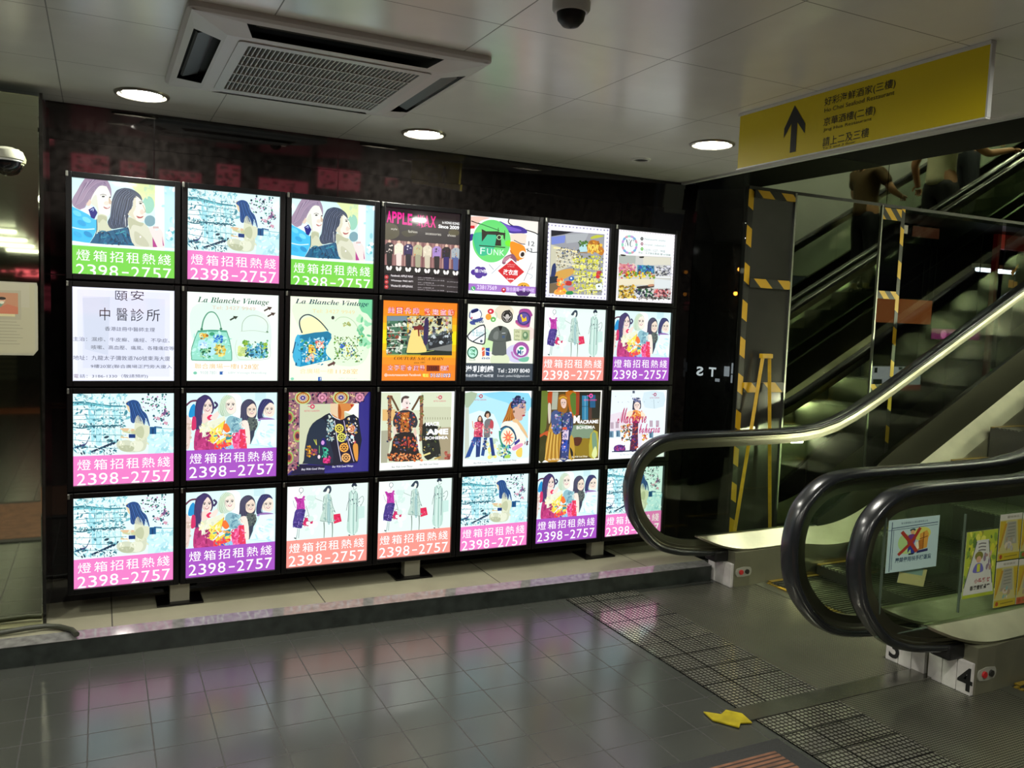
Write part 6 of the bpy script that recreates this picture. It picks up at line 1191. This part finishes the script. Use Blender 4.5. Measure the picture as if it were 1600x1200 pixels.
n.E('7a7a34', .44, .38, .13, .07); n.E('c8a080', .44, .43, .08, .05); n.P('6a6ab0', .36, .50, .54, .50, .60, .62, .28, .62); n.R('c0c83a', .40, .5, .5, .62); n.mess(201, 10, ['a88a7a', '8a7a8a', 'c0a890'], .62, .3, .84, .6, .03, .06)
n.T('b05a5a', '小學雞丼', .34, .72, .86, .79, bold=.02); n.T('3a3a34', '香港壹號餐廳', .22, .82, .86, .89, bold=.02); RU(n, 'a0b030', 0, .95, 1, 1)
sticker('advert_sticker', 'tall advert sticker with a pale A-shaped road on leafy green', n, 3.512, .694, .215, .300)
def lantern(seed, side, foot, mid):
    n = Art('b8b474'); n.P('c4c4b4', 0, 0, 1, 0, 1, .13, 0, .13, sm=0); n.P('b8a22c', 0, .15, .28, .15, .05, .8, 0, .8, sm=0); n.P('b8a22c', .8, .15, 1, .15, 1, .8, .95, .8, sm=0); n.P('b0882c', .24, .2, .34, .2, .1, .72, .04, .72, sm=0); n.P('9a9c88', .34, .17, .74, .17, .84, .66, .24, .66, sm=0)
    for k in range(5): n.L('7a7c6c', .02, .38, .22 + k * .07, .72, .21 + k * .07, sm=0)
    n.E('c8bca8', .48, .66, .12, .06); n.mess(seed, 10, [mid, 'c8c0a0', 'a09070'], .3, .5, .7, .8, .03, .08); RU(n, foot, 0, .85, 1, 1); n.E('9c4a24', .14, .925, .07, .05); n.L('7a702a', .02, .3, .93, .9, .92, sm=0); n.T('8a8a74', '電梯廣告', .3, .04, .86, .09)
    return n
for k, (x, z, sd, foot, md, lab) in enumerate(((3.737, .756, 210, 'b4a42c', 'a8a8a0', 'yellow advert sticker on the escalator glass, upper one of the stacked pair'), (3.737, .538, 211, 'b4a42c', '7aa8a0', 'yellow advert sticker on the escalator glass, lower one of the stacked pair'), (3.900, .754, 212, '5a8a3c', '6a9a6a', 'green-sided advert sticker cut by the right edge of the photo'), (3.900, .536, 213, 'b0603c', 'a8806a', 'rust-coloured advert sticker cut by the right edge of the photo'))):
    sticker('advert_sticker', lab, lantern(sd, k, foot, md), x, z, .155, .212)
n = Art('c8c08a'); RU(n, '8aa8a4', 0, 0, .86, .4)
sticker('folded_leaflet', 'folded yellow leaflet peeking out below the blue warning sticker', n, 3.12, .585, .17, .075, .22, 'leaflet', YS + .012)
t = thing('leaflet_holder', 'empty clear acrylic holder fixed on the escalator glass around the warning sticker', 'holder', (2.985, YS, .80))
M().box(0, .0035, -.010, 0, -.50, 0).box(.5, .5035, -.010, 0, -.46, -.02).box(.0, .5, -.010, 0, -.5035, -.4995).build('rim', mat('clear acrylic edge', '4c584c', .2), t)

# ------------------------------------------------------------------ reflections in the dark glass, modelled as lit things added behind it
def lit(name, label, cat, x0, x1, z0, z1, y, col, e, thick=.05, parts=()):
    t = thing(name, label, cat, (x0, y, z0))
    M().box(0, x1 - x0, 0, thick, 0, z1 - z0, bev=.004).build('case', mat('dark sign case', '191614', .5), t)
    if y > 0:
        M().tube([(.03, thick / 2, z1 - z0), (.03, thick / 2, 2.40 - z0)], .004, 8).tube([(x1 - x0 - .03, thick / 2, z1 - z0), (x1 - x0 - .03, thick / 2, 2.40 - z0)], .004, 8).build('hanger', black_m, t)
    M().box(.006, x1 - x0 - .006, -.003, .004, .006, z1 - z0 - .006).build('face', mat('lit ' + label[:20], col, .4, emit=e), t)
    return t
lit('orange_reflection', 'orange lit board behind the dark glass beside the taped panel', 'sign', 5.40, 6.10, 1.62, 1.82, .30, 'c46838', .42)  # orange reflection made as a glowing board added behind the pane
t = lit('shop_sign', 'pink lit shop sign strip behind the dark glass', 'sign', 6.11, 6.72, 1.505, 1.60, .30, 'b8468c', .5)  # stands in for a pink sign reflected in the pane
M().cyl((.15, -.003, .047), .036, .003, 'y', 20).build('round_mark', mat('pale pink mark', 'e4a8d8', .4, emit=.6), t)
m = M(); v, f = text_mesh('電訊專門店', 0, .01); lo, hi = v.min(0), v.max(0); m.add([(.21 + (p[0] - lo[0]) / (hi[0] - lo[0]) * .36, -.005, .03 + (p[1] - lo[1]) / (hi[1] - lo[1]) * .04) for p in v], [tuple(q) for q in f]); m.build('lettering', mat('pale pink lettering', 'd88ac8', .4, emit=.6), t)
t = lit('board_reflection', 'white lit notice board low behind the dark glass', 'sign', 5.43, 6.03, 1.095, 1.29, .30, 'c9ccd0', .62)  # added in place of a white board mirrored in the glass
M().box(.05, .15, -.006, -.002, .05, .09).box(.05, .14, -.006, -.002, .01, .035).box(.06, .09, -.006, -.002, .14, .18).box(.33, .37, -.006, -.002, .165, .185).build('printed_mark', mat('grey print', '6c7a7c', .5), t)
M().box(.33, .6, -.006, -.002, .0, .045).build('red_panel', mat('red print', 'b04038', .5, emit=.3), t)
lit('shop_sign', 'brown poster panel high behind the dark glass', 'sign', 5.80, 6.12, 2.30, 2.412 - .02, .30, '7a4430', .30)  # this and the next: glowing panels added for small patches in the glass
lit('shop_sign', 'small cream lit sign high behind the dark glass', 'sign', 5.66, 5.755, 2.315, 2.39, .30, 'e8d8b8', .8)
t = thing('entrance_reflection', 'red-framed shop entrance mirrored in the dark glass, modelled behind it, right edge', 'shop front', (6.82, .28, 0))
M().box(0, .035, 0, .04, 0, 2.40).box(.035, .9, 0, .04, 2.28, 2.40).build('red_frame', mat('red door frame', '8a1418', .4, emit=.10), t)  # reflected entrance built behind the pane; faint glow put into frame and mark
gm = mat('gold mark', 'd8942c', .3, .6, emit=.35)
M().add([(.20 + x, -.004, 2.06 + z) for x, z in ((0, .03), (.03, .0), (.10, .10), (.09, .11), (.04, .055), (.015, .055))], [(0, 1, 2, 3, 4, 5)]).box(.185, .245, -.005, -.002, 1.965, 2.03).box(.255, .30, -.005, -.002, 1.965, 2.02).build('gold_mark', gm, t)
t = thing('strip_lamp', 'white lamp streak in the dark glass, modelled as a strip lamp behind it', 'lamp', (6.9, .5, 2.12)); M().tube([(0, 0, 0), (.5, 0, 0)], .018, 12).build('tube', mat('lit shop tube', 'dfeaf8', .5, emit=7.0), t)  # lamp streak set behind the glass, its strength raised to lift the dark
M().box(-.03, .53, -.03, .03, .015, .05).build('casing', white_m, t); M().box(.23, .25, -.008, .008, .05, .28).build('hanger', black_m, t)
lit('green_reflection', 'small green glowing light low in the dark shop', 'sign', 7.15, 7.5, 1.16, 1.26, .5, '3a8a18', .5)  # green reflection made as a glowing panel added behind the glass

# ------------------------------------------------------------------ lit signs behind the viewer, met as reflections in the granite
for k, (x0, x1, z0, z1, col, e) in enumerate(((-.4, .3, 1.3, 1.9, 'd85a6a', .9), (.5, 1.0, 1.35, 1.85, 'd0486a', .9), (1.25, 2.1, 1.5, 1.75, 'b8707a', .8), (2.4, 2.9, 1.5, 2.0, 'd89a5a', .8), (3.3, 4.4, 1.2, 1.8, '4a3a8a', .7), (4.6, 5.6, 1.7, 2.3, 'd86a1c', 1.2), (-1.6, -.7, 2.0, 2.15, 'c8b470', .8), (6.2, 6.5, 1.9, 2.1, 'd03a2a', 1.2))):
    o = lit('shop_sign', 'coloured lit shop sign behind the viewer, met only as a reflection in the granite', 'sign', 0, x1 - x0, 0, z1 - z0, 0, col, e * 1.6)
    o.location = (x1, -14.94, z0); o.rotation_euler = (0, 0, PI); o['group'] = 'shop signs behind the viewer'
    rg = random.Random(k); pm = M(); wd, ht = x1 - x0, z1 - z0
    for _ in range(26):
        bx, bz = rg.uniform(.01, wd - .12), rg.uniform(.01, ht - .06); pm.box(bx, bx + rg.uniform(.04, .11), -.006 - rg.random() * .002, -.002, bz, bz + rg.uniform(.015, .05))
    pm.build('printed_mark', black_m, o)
t = thing('rolling_shutter', 'dark rolling shutter behind the viewer, mirrored in the steel column', 'shutter', (-2.1, -14.8, 0)); m = M()
for i in range(22): m.box(0, .75, -.02, .03, i * .1, i * .1 + .075)
m.build('slats', mat('shutter slats', '6f705c', .5), t)

# reflections in the canted face, modelled as letters and bulbs added behind its pane
t = thing('reflected_letters', 'reflected white letters and window shapes, modelled as glowing parts behind the canted glass', 'sign', (3.72, .068, 1.215), math.atan2(-.910, .415))
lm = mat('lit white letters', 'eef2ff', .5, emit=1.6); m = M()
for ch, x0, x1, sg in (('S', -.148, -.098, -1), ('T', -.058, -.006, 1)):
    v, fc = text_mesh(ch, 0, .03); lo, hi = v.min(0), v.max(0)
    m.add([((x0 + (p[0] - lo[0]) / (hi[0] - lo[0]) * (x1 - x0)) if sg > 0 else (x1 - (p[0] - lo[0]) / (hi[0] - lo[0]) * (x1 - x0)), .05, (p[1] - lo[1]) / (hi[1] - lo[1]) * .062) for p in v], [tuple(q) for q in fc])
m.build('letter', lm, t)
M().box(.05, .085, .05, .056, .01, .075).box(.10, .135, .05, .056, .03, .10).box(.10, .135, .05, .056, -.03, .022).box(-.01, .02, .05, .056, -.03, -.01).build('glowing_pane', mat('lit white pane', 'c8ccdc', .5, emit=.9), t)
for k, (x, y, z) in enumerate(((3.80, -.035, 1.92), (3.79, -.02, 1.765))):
    t = thing('amber_reflection', ('upper', 'lower')[k] + ' of two amber lamp reflections, modelled as bulbs behind the canted glass', 'lamp', (x, y, z))  # glowing bulbs added in place of reflected lamps
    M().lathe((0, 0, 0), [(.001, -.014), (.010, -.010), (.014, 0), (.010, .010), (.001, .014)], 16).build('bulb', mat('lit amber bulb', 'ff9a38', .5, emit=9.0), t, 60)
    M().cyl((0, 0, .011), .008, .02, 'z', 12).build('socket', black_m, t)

# ------------------------------------------------------------------ people riding up, met in the high mirror
def skin_mesh(verts, edges, radii, root=0, lv=2):
    me = bpy.data.meshes.new('skin_tmp'); me.from_pydata(verts, edges, []); ob = bpy.data.objects.new('skin_tmp', me); COL.objects.link(ob)
    ob.modifiers.new('s', 'SKIN'); ob.modifiers.new('u', 'SUBSURF').levels = lv
    if not me.skin_vertices: return None
    for d, r in zip(me.skin_vertices[0].data, radii):
        d.radius = (r, r) if not isinstance(r, tuple) else r
        d.use_root = False
    me.skin_vertices[0].data[root].use_root = True
    dg = bpy.context.evaluated_depsgraph_get(); out = bpy.data.meshes.new_from_object(ob.evaluated_get(dg))
    bpy.data.objects.remove(ob); bpy.data.meshes.remove(me)
    return out
def person(label, x, y, rz, skin, shirt, trousers, hair, left, right, long_hair=False, s=1.0, z=None):
    """left and right: (elbow, hand) in body space, facing +x with the left side at +y"""
    t = thing('person', label, 'person', (x, y, zs(x) + .012 if z is None else z), rz); t.scale = (s, s, s)
    sk = mat('skin ' + skin, skin, .5)
    V = [(0, 0, .93), (0, 0, 1.06), (.0, 0, 1.26), (-.01, 0, 1.38), (0, 0, 1.465), (.012, 0, 1.515), (.028, 0, 1.565), (.02, 0, 1.625), (.005, 0, 1.69)]
    R = [(.135, .115), (.125, .10), (.145, .11), (.11, .085), .05, .05, .07, .092, .068]
    E = [(i, i + 1) for i in range(8)]
    def add(p, r, fr): V.append(p); R.append(r); E.append((fr, len(V) - 1)); return len(V) - 1
    hands = []
    for q, (el, ha) in ((1, left), (-1, right)):
        a = add((-.005, q * .165, 1.375), .055, 3); b = add(el, .042, a)
        w_ = tuple(el[i] + (ha[i] - el[i]) * .86 for i in range(3)); c_ = add(w_, .028, b); d = add(ha, (.036, .022), c_); hands.append((w_, ha, q))
    for q in (1, -1):
        a = add((0, q * .085, .86), .092, 0); b = add((.02, q * .095, .49), .060, a); c_ = add((-.015, q * .095, .10), .040, b); d = add((-.02, q * .095, .05), .042, c_); add((.13, q * .105, .034), .034, d)
    me = skin_mesh(V, E, R)
    m = M(); m.add([v.co[:] for v in me.vertices], [tuple(p.vertices) for p in me.polygons]); bpy.data.meshes.remove(me)
    for w_, h, q in hands:                                     # four bent fingers of unequal length and a side thumb
        w_, h = Vector(w_), Vector(h); d = (h - w_).normalized(); dn = Vector((0, 0, -1)); dn = (dn - d * dn.dot(d)); dn = dn.normalized() if dn.length > .2 else Vector((1, 0, 0)); sd = d.cross(dn)
        for k, ln in enumerate((.062, .072, .068, .052)):
            o = h + sd * (.024 - .016 * k) + d * .012
            m.tube([o, o + d * ln * .45 + dn * .004, o + d * ln * .75 + dn * .018, o + d * ln * .85 + dn * .036], [.0085, .008, .0072, .006], 8)
        o = h + sd * .026 * q - d * .02; m.tube([o, o + sd * .022 * q + d * .02 + dn * .008, o + sd * .03 * q + d * .045 + dn * .014], [.010, .009, .007], 8)
    # face: nose, ears, eyes, mouth
    m.tube([(.098, 0, 1.635), (.118, 0, 1.605), (.104, 0, 1.597)], [.008, .014, .010], 8)
    for q in (1, -1): m.tube([(.015, q * .088, 1.635), (.008, q * .098, 1.62), (.015, q * .092, 1.59)], [.012, .013, .008], 8)
    body = m.build('body', sk, t, 60)
    f = M()
    for q in (1, -1): f.tube([(.094, q * .036 - .012, 1.632), (.098, q * .036, 1.634), (.094, q * .036 + .012, 1.632)], [.003, .007, .003], 8)
    f.tube([(.092, -.022, 1.563), (.099, 0, 1.562), (.092, .022, 1.563)], [.003, .006, .003], 8)
    f.build('face', mat('face features', '4a2f2c', .5), t, 60)
    # clothing shells
    V2 = [(0, 0, .84), (0, 0, .95), (0, 0, 1.08), (0, 0, 1.26), (-.01, 0, 1.385), (0, 0, 1.44)]; R2 = [(.175, .145), (.165, .135), (.15, .125), (.168, .132), (.12, .10), .062]; E2 = [(i, i + 1) for i in range(5)]
    for q, (el, ha) in ((1, left), (-1, right)):
        a = len(V2); sh = (-.005, q * .175, 1.378); V2 += [sh, tuple(sh[i] + (el[i] - sh[i]) * .72 for i in range(3))]; R2 += [.074, .068]; E2 += [(4, a), (a, a + 1)]
    me = skin_mesh(V2, E2, R2); me.name = 'shirt'; me.materials.append(mat('shirt ' + shirt, shirt, .8, noise=.08, nscale=9, bump=.5, bscale=14))
    me.polygons.foreach_set('use_smooth', [True] * len(me.polygons)); o = bpy.data.objects.new('shirt', me); COL.objects.link(o); o.parent = t
    V3 = [(0, 0, .97), (0, 0, .89)]; R3 = [(.145, .12), (.155, .128)]; E3 = [(0, 1)]
    for q in (1, -1):
        a = len(V3); V3 += [(0, q * .088, .80), (.02, q * .096, .49), (-.012, q * .096, .09)]; R3 += [.108, .082, .068]; E3 += [(1, a), (a, a + 1), (a + 1, a + 2)]
    me = skin_mesh(V3, E3, R3); me.name = 'trousers'; me.materials.append(mat('trousers ' + trousers, trousers, .8)); me.polygons.foreach_set('use_smooth', [True] * len(me.polygons)); o = bpy.data.objects.new('trousers', me); COL.objects.link(o); o.parent = t
    hm = M().lathe((-.012, 0, 1.632), [(.0005, .098), (.045, .090), (.078, .062), (.096, .02), (.099, -.01)], 28)
    hv = [v for v in hm.v]
    hm.tube([(-.045, 0, 1.66), (-.062, 0, 1.60), (-.05, 0, 1.54 if not long_hair else 1.50), (-.055, 0, 1.52 if not long_hair else 1.30)], [.085, .082, .06, .05], 16)
    hm.build('hair', mat('hair ' + hair, hair, .55), t, 60)
    s_ = M()
    for q in (1, -1): s_.tube([(-.055, q * .096, .028), (.02, q * .098, .032), (.10, q * .105, .030), (.155, q * .108, .024)], [.030, .042, .042, .026], 12)
    s_.build('shoes', mat('dark shoes', '1c1b1a', .5), t, 60)
    return t
XA = 8.36
hx = .76; hz = (.93 + zs(XA + hx * 1.1) - zs(XA) - .012 + .03) / 1.1
person('person in a pale khaki T-shirt seen from behind in the high mirror', XA, -2.22, 0, 'b5835f', 'c9c3a2', '17191a', '1e1a18', ((.30, .27, 1.18), (hx - .10, .29, hz - .012)), ((-.02, -.30, 1.12), (.10, -.33, .90)), s=1.1)
person('person with long brown hair and dark trousers at the left in the high mirror', 7.95, -2.85, .1, 'b98a66', '5a4426', '12161c', '4a3018', ((.10, .30, 1.13), (.30, .22, 1.10)), ((.10, -.30, 1.13), (.30, -.22, 1.08)), True)
person('person in a white top farther up in the high mirror', 9.6, -2.85, .1, 'c2946e', 'cfd0cc', '1c2028', '15120f', ((.06, .29, 1.13), (.26, .26, 1.02)), ((.06, -.29, 1.13), (.26, -.26, 1.02)))
